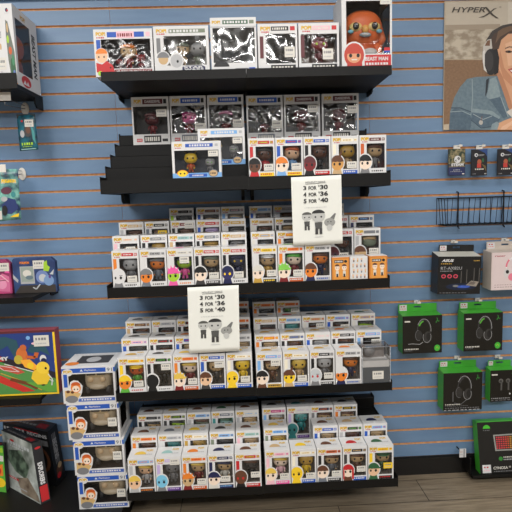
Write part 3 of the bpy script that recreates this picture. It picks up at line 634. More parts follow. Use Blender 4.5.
for a, b_, look, l in [(245.6,282.6,D(bar='blue',skin='dgrey',plate='steel',stick=(0.83,0.38,'offwhite')),'fourth from left, blue bar, right after the shelf joint'),
    (283.3,319.9,D(word='DAREDEVIL',bar='maroon',skin='maroon',hair='maroon',stick=(0.80,0.70,'offwhite')),'fifth from left, dark red bar, sticker near top'),
    (321.4,358.8,D(word='DAREDEVIL',bar='maroon',skin='maroon',hair='maroon',stick=(0.83,0.66,'offwhite')),'rightmost, dark red bar and white glare')]:
    x0, x1 = max(at(a, 92, yy_).x, 0.0485), at(b_, 92, yy_).x
    deluxe(x0+0.001, x1-0.001, yy_, zz, 0.213, 'wide figure box on second level, '+l, look, film=WRAP2)
# duo boxes, left half of the second level
def duo(a, b_, k, h, label, bright):
    z, y = tier('2L', k); y += 0.0; x0, x1 = at(a, 143 if k == 0 else 129, y).x, at(b_, 143 if k == 0 else 129, y).x; w = x1-x0
    t = thing('figure_box', label, 'figure box', ((x0+x1)/2, y, z), 'wide two-figure boxes on the second level')
    win = (0.05,0.14,0.95,0.76); film = FILM if k == 0 else WRAP
    link('carton', carton_mesh(w, 0.088, h, win, True, CARD), t); link('backing_card', insert_mesh(w, 0.088, h, mat((70,74,84), rough=0.6, var=0.25, scale=18), True), t)
    f = MB(); f.face([(-w/2+0.002,0.0016,win[1]*h-0.004),(w/2-0.0016,0.0016,win[1]*h-0.004),(w/2-0.0016,0.0016,win[3]*h+0.004),(-w/2+0.002,0.0016,win[3]*h+0.004)], film); f.build('window_film', t)
    A = Art(front_fn(w, h, 0.0, -w/2), (0,-1,0))
    A.text('POP!', 0.06, 0.855, 0.21, 0.95, 'pop', bold=0.06); A.dashes(0.07,0.815,0.20,0.84,'red',4); A.rect(0.28,0.845,0.84,0.94,'blue' if k == 0 else 'lblue')
    A.dashes(0.36,0.865,0.78,0.92,'white',8); A.rect(0.88,0.86,0.94,0.93,'lgrey'); A.build('header_print', t); A = Art(front_fn(w, h, 0.0, -w/2), (0,-1,0))
    A.rect(0.0,0.0,1.0,0.14,'lblue'); A.rect(0.33,0.03,0.70,0.115,'blue'); A.dashes(0.40,0.05,0.64,0.09,'white',6)
    A.ell(0.83,0.12,0.10,0.105,'steel'); A.ell(0.83,0.12,0.08,0.085,'tan'); A.dashes(0.77,0.10,0.89,0.14,'ink',4)
    if k == 0:
        A.ell(0.20,0.11,0.12,0.12,'orange',0,180); A.ell(0.20,0.13,0.10,0.09,'yellow'); A.ell(0.16,0.13,0.018,0.022,'black'); A.ell(0.24,0.13,0.018,0.022,'black')
    A.build('front_print', t)
    figure(t, -0.14*w, 0.04, h*0.15, h*0.60, 'yellow', 'gold', 'ears', 'dorange')
    figure(t, 0.26*w, 0.04, h*0.15, h*0.42, 'lgrey', 'silver', 'cap', 'grey', 'green')
    sticker(t, front_fn(w, h, 0.0, -w/2), (0,-1,0), 0.84, 0.66, 0.20, 0.16)
duo(171.2,220.5,0,0.146,'white wide box with yellow-headed and grey figures, front step, second level',1)
duo(197.4,244.4,1,0.151,'white wide box with strong glare, one step behind the yellow-headed duo box',1)

# top level --------------------------------------------------------------
GT = 'boxed figures on the top shelf'
def topbox(a, b_, pyt, label, look, win, d=0.10, extra=None, side=True, yf=-0.352, film=WRAP, figs=(), plate=None, word=None, logo=(0.05,0.16)):
    x0, x1 = at(a, pyt, yf).x+0.001, at(b_, pyt, yf).x-0.001; zt = at((a+b_)/2, pyt, yf).z; z = L1Z+0.0006; h = zt-z; w = x1-x0
    t = thing('figure_box', label, 'figure box', ((x0+x1)/2, yf, z), GT)
    L = dict(bar='blue', bartext='white', back='dgrey'); L.update(look)
    link('carton', carton_mesh(w, d, h, win, side, CARD), t); link('backing_card', insert_mesh(w, d, h, mat(L['back'], rough=0.6, var=0.3, scale=14), side), t)
    f = MB(); f.face([(-w/2+0.002,0.0016,win[1]*h-0.004),(w/2-0.0016,0.0016,win[1]*h-0.004),(w/2-0.0016,0.0016,win[3]*h+0.004),(-w/2+0.002,0.0016,win[3]*h+0.004)], film)
    f.face([(w/2-0.0015,0.002,win[1]*h-0.003),(w/2-0.0015,d-0.003,win[1]*h-0.003),(w/2-0.0015,d-0.003,win[3]*h+0.003),(w/2-0.0015,0.002,win[3]*h+0.003)], film)
    f.build('window_film', t)
    A = Art(front_fn(w, h, 0.0, -w/2), (0,-1,0))
    extra(A); A.build('front_print', t)
    for fg_ in figs: figure(t, fg_[0]*w, d*0.38, h*win[1]+0.002, fg_[1]*h, *fg_[2:])
    return t, w, h
def ex1(A):
    A.text('POP!', 0.04, 0.86, 0.20, 0.945, 'pop', bold=0.06); A.dashes(0.05,0.81,0.19,0.84,'red',4); A.rect(0.23,0.83,0.86,0.94,'blue'); A.rect(0.39,0.81,0.69,0.95,'lpink')
    A.dashes(0.41,0.84,0.67,0.91,'dred',7); A.rect(0.89,0.84,0.96,0.93,'lpink'); A.rect(0.04,0.55,0.11,0.78,'blue'); A.rect(0.04,0.48,0.11,0.56,'dorange')
    A.rect(0.33,0.07,0.97,0.15,'dred'); A.text('HE-MAN ON BATTLE CAT', 0.36, 0.085, 0.95, 0.135, 'white')
    A.ell(0.12,0.44,0.12,0.17,'white'); A.ell(0.12,0.44,0.10,0.145,'skin'); A.ell(0.12,0.49,0.10,0.11,'orange',0,180); A.ell(0.07,0.42,0.013,0.02,'black'); A.ell(0.16,0.42,0.013,0.02,'black')
    A.poly([(0.02,0.10),(0.02,0.30),(0.12,0.26),(0.20,0.34),(0.30,0.24),(0.33,0.10),(0.24,0.04)],'red'); A.ell(0.26,0.19,0.014,0.02,'black'); A.ell(0.08,0.07,0.04,0.05,'lime')
topbox(92.6,152,29,'wide box, red creature portrait, overhanging the left end of top shelf',D(back=(74,62,66)),(0.12,0.17,0.96,0.79),extra=ex1,film=WRAP3,figs=[(0.05,0.58,'tan','orange','cap','dred'),(0.26,0.34,'dred','red','ears','dred'),(-0.12,0.26,'dred','dred','none','maroon')])
def ex2(A):
    A.text('POP!', 0.05, 0.87, 0.24, 0.945, 'pop', bold=0.06); A.dashes(0.06,0.83,0.22,0.855,'red',4); A.rect(0.28,0.86,0.94,0.94,'greygreen'); A.dashes(0.30,0.875,0.84,0.925,'white',9)
    A.rect(0.05,0.45,0.12,0.76,'grey'); A.ell(0.16,0.34,0.13,0.16,'white'); A.ell(0.16,0.33,0.09,0.11,'tan'); A.ell(0.16,0.36,0.11,0.12,'grey',0,180); A.ell(0.40,0.30,0.13,0.17,'white'); A.ell(0.40,0.29,0.11,0.14,'lgrey'); A.ell(0.42,0.28,0.02,0.03,'black')
    A.poly([(0.50,0.09),(0.50,0.16),(0.56,0.19),(0.86,0.19),(0.92,0.16),(0.92,0.09)],'navy'); A.text('STAR', 0.53, 0.135, 0.89, 0.178, 'white', bold=0.04); A.text('WARS', 0.53, 0.093, 0.89, 0.128, 'white', bold=0.04)
topbox(152.5,208.2,26,'wide box with two pale helmeted figures, second from left on top shelf',D(back=(104,96,86)),(0.18,0.20,0.95,0.80),extra=ex2,figs=[(0.0,0.52,'tan','greygreen','cap','tan'),(0.28,0.52,'lgrey','lgrey','none','greygreen')])
def ex3(A):
    A.text('POP!', 0.04, 0.895, 0.22, 0.95, 'pop', bold=0.06); A.rect(0.27,0.885,0.82,0.955,'dgreen'); A.dashes(0.30,0.90,0.80,0.94,'white',8); A.rect(0.85,0.89,0.95,0.95,'greygreen')
    A.rect(0.0,0.83,1.0,0.845,'lgrey'); A.rect(0.52,0.07,0.80,0.10,'grey'); A.rect(0.82,0.05,0.96,0.11,'blue'); A.ell(0.22,0.13,0.17,0.10,'ink',0,180)
topbox(209.4,256,17.5,'tallest plain box, dark caped figure under glare, top shelf before the joint',D(back=(70,74,78)),(0.05,0.20,0.96,0.82),extra=ex3,figs=[(0.05,0.48,'dgrey','black','cap','dgrey')])
def exm(bar, plate):
    def f(A):
        A.text('POP!', 0.07, 0.865, 0.32, 0.95, 'pop', bold=0.06); A.dashes(0.10,0.82,0.30,0.85,'red',4); A.rect(0.34,0.86,0.78,0.945,bar); A.dashes(0.37,0.88,0.75,0.925,'offwhite',7); A.rect(0.82,0.86,0.94,0.945,'red')
        A.rect(0.05,0.30,0.14,0.75,'maroon'); A.rect(0.32,0.06,0.95,0.16,plate); A.dashes(0.36,0.08,0.90,0.13,'offwhite',7)
    return f
t, w_, h_ = topbox(257,297.2,23.8,'box with black-bar header and white glare swirls, fourth on top shelf',D(back='dgrey'),(0.20,0.19,0.95,0.80),extra=exm('ink','ink'),figs=[(0.08,0.55,'ink','black','cap','black')])
sticker(t, front_fn(w_, h_, 0.0, -w_/2), (0,-1,0), 0.80, 0.42, 0.26, 0.22)
t, w_, h_ = topbox(298,339,23.0,'box with yellow-eyed dark red figure, left of the large orange-haired one',D(back=(96,72,60)),(0.06,0.18,0.95,0.78),extra=exm('lpink','ink'),figs=[(0.05,0.60,'dred','maroon','cap','maroon','lime')],film=WRAP3)
sticker(t, front_fn(w_, h_, 0.0, -w_/2), (0,-1,0), 0.72, 0.36, 0.26, 0.22)
def ex6(A):
    A.text('POP!', 0.05, 0.92, 0.30, 0.965, 'pop', bold=0.06); A.rect(0.36,0.915,0.9,0.965,'blue')
    A.rect(0.0,0.0,1.0,0.03,'white'); A.rect(0.14,0.03,0.98,0.20,'red'); A.text('BEAST MAN', 0.46, 0.125, 0.92, 0.175, 'white', bold=0.03); A.dashes(0.42,0.07,0.94,0.10,'white',9)
    A.ell(0.24,0.20,0.23,0.175,'white'); A.rect(0.05,0.02,0.45,0.16,'white'); A.rect(0.10,0.02,0.40,0.14,'red'); A.ell(0.24,0.20,0.20,0.155,(186,62,44)); A.ell(0.24,0.185,0.14,0.085,(214,150,110)); A.poly([(0.08,0.22),(0.40,0.22),(0.34,0.30),(0.14,0.30)],(186,62,44))
    A.ell(0.17,0.195,0.032,0.025,'black'); A.ell(0.32,0.195,0.032,0.025,'black'); A.rect(0.19,0.135,0.30,0.15,'offwhite'); A.rect(0.84,0.225,0.96,0.25,'blue'); A.rect(0.84,0.25,0.96,0.29,'red')
yf = -0.352; x0, x1 = at(341.4, 0, yf).x, at(392, 0, yf).x; zt = 2.293; w_ = x1-x0; h_ = zt-L1Z-0.001; win = (0.09,0.215,0.96,0.885)
t = thing('figure_box', 'largest box on top shelf, orange-haired big-headed figure, at the right end', 'figure box', ((x0+x1)/2, yf, L1Z+0.0006), GT)
link('carton', carton_mesh(w_, 0.17, h_, win, True, CARD), t); link('backing_card', insert_mesh(w_, 0.17, h_, mat((66,62,66), rough=0.6, var=0.3, scale=14), True), t)
f = MB(); f.face([(-w_/2+0.002,0.0016,win[1]*h_-0.004),(w_/2-0.0016,0.0016,win[1]*h_-0.004),(w_/2-0.0016,0.0016,win[3]*h_+0.004),(-w_/2+0.002,0.0016,win[3]*h_+0.004)], FILM)
f.face([(w_/2-0.0015,0.002,win[1]*h_-0.003),(w_/2-0.0015,0.167,win[1]*h_-0.003),(w_/2-0.0015,0.167,win[3]*h_+0.003),(w_/2-0.0015,0.002,win[3]*h_+0.003)], FILM); f.build('window_film', t)
A = Art(front_fn(w_, h_, 0.0, -w_/2), (0,-1,0)); ex6(A); A.build('front_print', t)
sticker(t, front_fn(w_, h_, 0.0, -w_/2), (0,-1,0), 0.87, 0.89, 0.22, 0.11)
# big figure: orange body, head with mane and a pale mask-like face
zb = h_*0.215; FX = -0.002; OR = mat((214,104,50), rough=0.45, var=0.12, scale=60); OR2 = mat((196,86,40), rough=0.5, var=0.15, scale=80)
fb = MB(); fb.ell((0,0,0.018), (0.062,0.045,0.042), OR2, 18, 10); fb.ell((-0.055,-0.008,0.025), (0.022,0.022,0.03), OR, 12, 8); fb.ell((0.055,-0.008,0.025), (0.022,0.022,0.03), OR, 12, 8)
fb.ell((0.02,-0.045,0.012), (0.028,0.012,0.014), mat('white', rough=0.4), 12, 8)
fg = fb.build('figure', t, (FX, 0.075, zb)); fg.scale = (1.08, 1.08, 1.16)
hb = MB(); hb.ell((0,0,0.098), (0.077,0.052,0.068), OR, 24, 16, pw=0.85); hb.build('head', fg)
hm = MB()
for k in range(15):
    a = math.radians(-35+250*k/14); hm.tube([(math.cos(a)*0.060,-0.004,0.094+math.sin(a)*0.052),(math.cos(a)*0.080,-0.010,0.092+math.sin(a)*0.070)], [0.022,0.011], OR2, 8)
for q in (-1,1): hm.tube([(q*0.068,0,0.09),(q*0.074,-0.01,0.06),(q*0.070,-0.012,0.036)], [0.018,0.018,0.009], OR, 8)
for k in range(9):
    a = math.radians(30+120*k/8); hm.tube([(math.cos(a)*0.05,-0.030,0.098+math.sin(a)*0.040),(math.cos(a)*0.070,-0.024,0.100+math.sin(a)*0.058)], [0.012,0.008], OR, 7)
hm.build('mane', fg)
fm_ = MB(); fm_.ell((-0.034,-0.0465,0.098), (0.027,0.009,0.016), mat((216,190,120), rough=0.4), 14, 8); fm_.ell((0.034,-0.0465,0.098), (0.027,0.009,0.016), mat((216,190,120), rough=0.4), 14, 8)
fm_.ell((0,-0.054,0.088), (0.014,0.010,0.015), mat((224,170,90), rough=0.4), 12, 8); fm_.ell((0,-0.0535,0.069), (0.023,0.008,0.008), mat((150,180,190), rough=0.4), 12, 8); fm_.ell((0,-0.059,0.069), (0.017,0.004,0.0035), mat('white', rough=0.3), 10, 6)
fm_.build('face_paint', fg)
for q in (-1,1): e = MB(); e.ell((q*0.036,-0.056,0.099), (0.012,0.004,0.0125), mat('black', rough=0.15), 12, 8); e.ell((q*0.036+0.003,-0.060,0.103), (0.003,0.001,0.003), mat('white', rough=0.3), 8, 6); e.build('eye', fg)
e = MB()
for q in (-1,1): e.ell((q*0.055,-0.048,0.082), (0.012,0.006,0.007), mat((120,190,210), rough=0.3), 10, 6)
e.build('cheek_mark', fg)

# small mystery boxes ------------------------------------------------------
z, y = tier('3R', 0)
for a, b_, oc, l in [(331.8,349.4,1,'small orange picture box, left of the small white one, third level'),(350,367.6,0,'small white box printed with a grid of tiny figures, third level'),(369.4,387.4,1,'small orange picture box at the right end of the third level')]:
    x0, x1 = at(a, 260, y).x, at(b_, 260, y).x; w_ = x1-x0; h_ = 0.100
    t = thing('mystery_box', l, 'box', ((x0+x1)/2, y, z), 'small blind boxes on the third level')
    c = mat((206,128,52), rough=0.5) if oc else CARD
    b = MB(); b.box((-w_/2,0,0),(w_/2,0.07,h_), c); b.build('carton', t, bevel=0.0008)
    b = MB(); b.box((-w_/2+0.001,0.001,h_),(w_/2-0.001,0.069,h_+0.0008), CARD); b.build('lid_flap', t)
    A = Art(front_fn(w_, h_, 0.0, -w_/2), (0,-1,0))
    if oc:
        A.rect(0.08,0.06,0.92,0.92,(222,150,66)); A.rect(0.14,0.76,0.66,0.88,'ink'); A.dashes(0.18,0.79,0.62,0.85,'white',5); A.ell(0.78,0.82,0.09,0.06,'ink')
        for cx in (0.30,0.70):
            A.ell(cx,0.56,0.13,0.13,'pale'); A.ell(cx,0.62,0.13,0.09,'brown',0,180); A.rect(cx-0.08,0.20,cx+0.08,0.42,'offwhite'); A.rect(cx-0.05,0.16,cx+0.05,0.30,'ink'); A.ell(cx-0.05,0.55,0.02,0.02,'black'); A.ell(cx+0.05,0.55,0.02,0.02,'black')
    else:
        for r_ in range(4):
            for q in range(4):
                cx, cy = 0.17+0.22*q+(0.04 if r_ % 2 else 0), 0.14+0.23*r_; cc = ['tan','dred','grey','brown','gold','steel'][(r_*3+q) % 6]
                if r_ == 3 and q == 3: continue
                A.ell(cx,cy+0.07,0.05,0.045,'skin'); A.rect(cx-0.03,cy-0.05,cx+0.03,cy+0.03,cc)
    A.build('front_print', t)

# clear hard protector with a grey box -------------------------------------
z, y = tier('4R', 0); x0, x1 = at(362, 346, y).x+0.001, min(at(390.2, 346, y).x, LV['4R'][4]); w_ = x1-x0; h_ = 0.164
t = thing('display_case', 'clear plastic display case holding a grey box, right end of fourth level', 'display case', ((x0+x1)/2, y, z))
b = MB(); g = mat((92,98,104), rough=0.5); b.box((-w_/2+0.003,0.003,0.003),(w_/2-0.003,0.085,0.074), g); b.box((-w_/2+0.003,0.003,0.074),(w_/2-0.003,0.085,0.103), mat((214,212,210), rough=0.5)); b.box((-w_/2+0.004,0.05,0.103),(w_/2-0.012,0.085,0.152), mat((120,114,112), rough=0.5, var=0.3, scale=60)); b.build('inner_box', t)
b = MB()
for fc in ([(-w_/2,0,0),(w_/2,0,0),(w_/2,0,h_),(-w_/2,0,h_)],[(w_/2,0,0),(w_/2,0.088,0),(w_/2,0.088,h_),(w_/2,0,h_)],[(-w_/2,0,h_),(w_/2,0,h_),(w_/2,0.088,h_),(-w_/2,0.088,h_)],[(-w_/2,0.088,0),(-w_/2,0,0),(-w_/2,0,h_),(-w_/2,0.088,h_)],[(w_/2,0.088,0),(-w_/2,0.088,0),(-w_/2,0.088,h_),(w_/2,0.088,h_)]): b.face(fc, CLEAR)
b.build('clear_shell', t)
b = MB(); em = mat((200,204,208), rough=0.15, spec=0.8)
for p_, q_ in (((-w_/2,0,h_),(w_/2,0,h_)),((w_/2,0,h_),(w_/2,0.088,h_)),((-w_/2,0,h_),(-w_/2,0.088,h_)),((-w_/2,0.088,h_),(w_/2,0.088,h_)),((w_/2,0,0),(w_/2,0,h_)),((-w_/2,0,0),(-w_/2,0,h_))): b.tube([p_, q_], 0.0008, em, 5)
b.build('folded_edge', t)
b = MB(); b.ell((-w_*0.18,0.04,0.137),(0.026,0.020,0.024), mat('grey', rough=0.4),14,8); b.build('figure', t)
sticker(t, front_fn(w_, h_, 0.0, -w_/2), (0,-1,0), 0.56, 0.24, 0.40, 0.22, base=0.001)

# stack of four wide boxes at lower left -----------------------------------
def stack_box(px0, px1, pyt, zb, h, label, yf=-0.35, sealed=False):
    a, b_ = at(px0, pyt, yf).x, at(px1, pyt, yf).x; w = b_-a; d = 0.185; win = (0.12,0.17,0.96,0.80)
    t = thing('figure_box', label, 'figure box', ((a+b_)/2, yf, zb), 'stacked wide vehicle boxes at lower left')
    tm = 0.0012; me = carton_mesh(w, d, h, win, True, CARD); link('carton', me, t)
    link('backing_card', insert_mesh(w, d, h, mat((64,52,48), rough=0.6, var=0.3, scale=16), True), t)
    f = MB(); f.face([(-w/2+0.002,0.0016,win[1]*h-0.004),(w/2-0.0016,0.0016,win[1]*h-0.004),(w/2-0.0016,0.0016,win[3]*h+0.004),(-w/2+0.002,0.0016,win[3]*h+0.004)], FILM)
    f.face([(w/2-0.0015,0.002,win[1]*h),(w/2-0.0015,d-0.003,win[1]*h),(w/2-0.0015,d-0.003,win[3]*h),(w/2-0.0015,0.002,win[3]*h)], FILM); f.build('window_film', t)
    A = Art(front_fn(w, h, 0.0, -w/2), (0,-1,0))
    A.rect(0.0,0.835,1.0,0.955,'blue'); A.rect(0.83,0.82,0.97,0.965,'white'); A.text('91', 0.85,0.845,0.95,0.94,'steel')
    A.ell(0.11,0.85,0.10,0.10,'white'); A.text('POP!', 0.035,0.83,0.19,0.91,'pop',bold=0.06)
    A.poly([(0.345,0.87),(0.375,0.93),(0.405,0.87)],'white'); A.text('PlayStation', 0.43,0.865,0.65,0.92,'white')
    A.rect(0.03,0.45,0.10,0.80,'blue'); A.build('header_print', t); A = Art(front_fn(w, h, 0.0, -w/2), (0,-1,0)); A.rect(0.28,0.04,0.97,0.13,(70,100,176)); A.dashes(0.34,0.07,0.92,0.11,'white',12)
    A.build('name_plate', t)
    P = Art(front_fn(w, h, 0.0, -w/2), (0,-1,0), base=0.001)
    P.poly([(0.02,0.04),(0.02,0.40),(0.12,0.46),(0.16,0.60),(0.22,0.64),(0.30,0.62),(0.38,0.48),(0.36,0.30),(0.33,0.20),(0.26,0.04)],'white')
    P.poly([(0.04,0.08),(0.04,0.36),(0.20,0.36),(0.34,0.26),(0.24,0.08)],(206,170,110)); P.ell(0.16,0.12,0.12,0.10,'grey'); P.ell(0.25,0.43,0.095,0.14,'orange'); P.ell(0.25,0.40,0.07,0.09,'pale'); P.ell(0.22,0.39,0.013,0.02,'black'); P.ell(0.28,0.39,0.013,0.02,'black'); P.ell(0.25,0.50,0.09,0.09,'dorange',0,180)
    P.ell(0.10,0.33,0.035,0.04,'brown'); P.ell(0.18,0.31,0.03,0.035,'brown')
    P.build('character_portrait', t)
    S = Art(plane_fn((w/2, 0, 0), (0,d,0), (0,0,h)), (1,0,0)); S.rect(0.0,0.81,1.0,0.965,'lblue'); S.dashes(0.2,0.84,0.8,0.92,'white',6); S.build('side_print', t)
    # the vehicle inside: a rounded, snouted van on stubby feet
    V = MB(); vm = mat((196,176,146), rough=0.45, var=0.15, scale=50); vz = h*0.18
    V.ell((0,0,0.055),(0.058,0.045,0.044), vm, 16, 10, pw=0.6); V.ell((0,-0.01,0.085),(0.05,0.036,0.030), mat((188,166,128), rough=0.4), 16, 8, pw=0.6)
    V.ell((0,-0.04,0.030),(0.036,0.012,0.012), mat((206,190,164), rough=0.3), 14, 8)
    g_ = V.build('vehicle', t, (0.12*w, 0.062, vz)); g_.scale = (1.0, 0.95, 1.12)
    Wn = MB(); Wn.box((-0.040,-0.048,0.078),(-0.004,-0.038,0.096), mat('dgrey', rough=0.15)); Wn.box((0.004,-0.048,0.078),(0.040,-0.038,0.096), mat('dgrey', rough=0.15)); Wn.build('windscreen', g_)
    for q in (-1,1):
        E_ = MB(); E_.ell((q*0.026,-0.044,0.060),(0.014,0.008,0.012), mat((220,190,150), rough=0.3), 12, 8); E_.build('headlight', g_)
        for r_ in (-1,1): W_ = MB(); W_.ell((q*0.045,r_*0.026,0.015),(0.012,0.016,0.016), mat('dgrey', rough=0.6), 12, 8); W_.build('wheel', g_)
    return t, w, h, d
hs = [(77,127.3,476.2,0.1228,0.160),(72.5,123.4,439.4,0.0,0.164),(66,118.3,402.2,0.0,0.166),(60.8,114.4,366,0.0,0.164)]
zc = 0.1228
labs = ['bottom box of the four-high blue-banded stack, standing on the black base','second box from the bottom of the blue-banded stack','third box from the bottom of the blue-banded stack, below the topmost','topmost box of the blue-banded stack beside the central shelves']
for i, (a, b_, py, _, h_) in enumerate(hs):
    t, w_, hh, dd = stack_box(a, b_, py, zc, h_, labs[i]); zc += h_+0.0012
    if i < 3: sticker(t, front_fn(w_, hh, 0.0, -w_/2), (0,-1,0), 0.86, (0.44,0.52,0.46)[i], 0.17, 0.24)
    if i == 3:
        B = Art(plane_fn((-w_/2, 0, hh), (w_,0,0), (0,dd,0)), (0,0,1), base=0.0008)
        B.poly([(0.20,0.22),(0.84,0.22),(0.84,0.80),(0.20,0.80)],'dgrey'); B.ell(0.5,0.5,0.14,0.2,'lgrey'); B.ell(0.15,0.22,0.13,0.12,'orange'); B.build('top_print', t)

# ------------------------------------------------------------------ paper signs
def sign(px0, px1, pyt, pxb0, pxb1, pyb, Y, label):
    p00, p10, p01, p11 = at(pxb0, pyb, Y), at(pxb1, pyb-2.7, Y), at(px0, pyt, Y), at(px1, pyt-2.2, Y)
    t = thing('paper_sign', label, 'sign', p01, 'hanging price signs')
    W_ = (p10-p00).length; H_ = (p01-p00).length; ux = (p10-p00).normalized(); uz = (p01-p00).normalized()
    curl = lambda x, y: Vector((0, -0.0022*(1-y)**2-0.002*math.sin(x*math.pi)*(1-y), 0))
    fn = lambda x, y: (p00-p01)+ux*W_*x+uz*H_*y+curl(x, y)
    N = 14; vs = []; fs = []
    for s_ in (0, 1):
        for j in range(N+1):
            for i in range(N+1): vs.append(fn(i/N, j/N)+Vector((0, 0.0004*s_, 0)))
    o = (N+1)**2
    for j in range(N):
        for i in range(N):
            a = j*(N+1)+i; fs.append((a,a+1,a+N+2,a+N+1)); fs.append((o+a,o+a+N+1,o+a+N+2,o+a+1))
    for i in range(N):
        fs.append((i, o+i, o+i+1, i+1)); a = N*(N+1)+i; fs.append((a, a+1, o+a+1, o+a))
    b = MB(); b.raw(vs, fs, mat((228,228,220), rough=0.8, var=0.01), True); b.build('paper', t)
    A = Art(fn, (0,-1,0), base=0.0009, step=0.0001)
    def wtext(txt, x0, y0, x1, y1, c='ink', bold=0.03): A.text(txt, x0, y0, x1, y1, c, bold=bold)
    A.text('HOLIDAY DEALS', 0.28,0.905,0.68,0.928,'grey'); A.line([(0.28,0.893),(0.55,0.893)],0.006,'dgrey'); A.line([(0.55,0.898),(0.68,0.898)],0.005,'dgrey')
    for k, (n_, p_) in enumerate((('3','30'),('4','36'),('5','40'))):
        yb = 0.805-0.094*k
        wtext(n_, 0.235, yb, 0.295, yb+0.062, bold=0.035); wtext('FOR', 0.34, yb, 0.50, yb+0.054, bold=0.03); wtext('$', 0.535, yb+0.035, 0.56, yb+0.068); wtext(p_, 0.57, yb, 0.725, yb+0.066, bold=0.035)
    A.dashes(0.25,0.545,0.70,0.552,'lgrey',14)
    A.build('printed_offer', t)
    A = Art(fn, (0,-1,0), base=0.0009, step=0.0001)
    def fig(cx, top, s_, cap, bodyc):
        A.ell(cx, top-0.052*s_, 0.085*s_*1.05, 0.056*s_, (186,186,182)); A.ell(cx, top-0.034*s_, 0.085*s_*1.02, 0.040*s_, cap, 8, 172)
        A.ell(cx-0.038*s_, top-0.062*s_, 0.012*s_, 0.009*s_, 'ink'); A.ell(cx+0.038*s_, top-0.062*s_, 0.012*s_, 0.009*s_, 'ink')
        A.poly([(cx-0.05*s_,top-0.112*s_),(cx+0.05*s_,top-0.112*s_),(cx+0.042*s_,top-0.175*s_),(cx-0.042*s_,top-0.175*s_)], bodyc)
        A.rect(cx-0.045*s_,top-0.225*s_,cx-0.008*s_,top-0.17*s_,'dgrey'); A.rect(cx+0.010*s_,top-0.225*s_,cx+0.045*s_,top-0.17*s_,'dgrey')
    A.ell(0.52,0.115,0.10,0.008,(200,200,196))
    fig(0.29,0.480,1.15,(84,84,80),(70,70,68)); 
    A.poly([(0.73,0.37),(0.82,0.33),(0.875,0.445),(0.85,0.452)],(110,110,108)); A.ell(0.745, 0.322, 0.112, 0.062,(150,150,146)); A.ell(0.71,0.33,0.012,0.009,'ink'); A.ell(0.77,0.33,0.012,0.009,'ink'); A.ell(0.74,0.245,0.055,0.045,(190,190,186))
    fig(0.52,0.505,1.55,(40,40,40),(80,80,78))
    A.build('printed_figures', t)
    return t
sign(291,341.5,177.4,293.2,342.6,246,-0.4035,'white paper price sign hanging from the second level, above the other sign')
sign(187.4,238.4,287.6,189.4,239.8,353.2,-0.4035,'white paper price sign hanging from the third level, lower of the two')

# ------------------------------------------------------------------ left bay goods
HOOKW = mat((222,216,206), rough=0.4)
def peg_hook(label, pb, plen, lab_c, drop=0.012, group='hooks on the slatted wall', plate=True, rx=0.019, rz=0.030):
    t = thing('peg_hook', label, 'hook', (pb.x, 0, pb.z), group)
    if plate: b = MB(); b.ell((0,-0.004,0),(rx,0.0035,rz), HOOKW, 18, 8); b.build('back_plate', t)
    else: b = MB(); b.box((-0.014,-0.008,-0.008),(0.014,-0.0005,0.008), HOOKW); b.build('back_plate', t)
    b = MB(); b.tube([(0,-0.006,0),(0,-plen*0.5,-drop*0.6),(0,-plen,-drop),(0,-plen-0.002,-drop+0.012)], 0.0022, mat((150,150,152), rough=0.3, metal=0.7), 8)
    if plate: b.tube([(0,-0.006,0.014),(0,-plen*0.5,0.012),(0,-plen,0.008)], 0.0016, mat((150,150,152), rough=0.3, metal=0.7), 6)
    b.build('prong', t)
    if lab_c:
        b = MB(); w_, h_ = lab_c; b.box((-w_/2,-plen-0.007,-0.004),( w_/2,-plen-0.004,-0.004+h_), HOOKW); b.build('label_holder', t, bevel=0.001)
    return t
hp1 = at(25.5, 109, 0); hp2 = at(22.5, 174, 0)
peg_hook('white wall hook with blank label plate under the top left shelf', hp1, 0.21, (0.060,0.036), 0.02)
peg_hook('white wall hook with label plate holding the dark blue card pack', hp2, 0.21, (0.044,0.034), 0.02)
def blister(label, px, Yc, art, dark):
    """pouch hanging from a hook: px = four photograph corners, top left, top right, bottom right, bottom left"""
    P_ = [at(x, y, Yc) for x, y in px]; o = P_[3].copy(); t = thing('trading_card_pack', label, 'card pack', o, 'hanging card packs')
    tl, tr, br, bl = [p-o for p in P_]
    N = 8; vs = []
    fn = lambda x, y: bl.lerp(br, x).lerp(tl.lerp(tr, x), y)
    puff = lambda x, y: 0.007*math.sin(math.pi*min(1,max(0,x)))**0.5*math.sin(math.pi*min(1,max(0,y)))**0.5
    for s_ in (-1, 1):
        for j in range(N+1):
            for i in range(N+1): vs.append(fn(i/N, j/N)+Vector((0, s_*(puff(i/N, j/N)+0.0006), 0)))
    q = (N+1)**2; fs = []
    for j in range(N):
        for i in range(N): a = j*(N+1)+i; fs.append((a,a+1,a+N+2,a+N+1)); fs.append((q+a,q+a+N+1,q+a+N+2,q+a+1))
    for i in range(N):
        fs.append((i,q+i,q+i+1,i+1)); a = N*(N+1)+i; fs.append((a,a+1,q+a+1,q+a)); a = i*(N+1); fs.append((a,a+N+1,q+a+N+1,q+a)); a += N; fs.append((a,q+a,q+a+N+1,a+N+1))
    b = MB(); b.raw(vs, fs, dark, True); b.build('pouch', t)
    A = Art(lambda x, y: fn(x, y)+Vector((0,-puff(x, y),0)), (0,-1,0), base=0.0016, step=0.00015); art(A); A.build('front_print', t)
    return t, fn, puff
foil1 = two_tone('teal_foil', (18,34,48), (30,104,122), 26, rough=0.3, sharp=(0.35,0.62))
foil2 = two_tone('blue_green_foil', (26,44,84), (130,190,176), 22, 'noise', rough=0.3, sharp=(0.38,0.62))
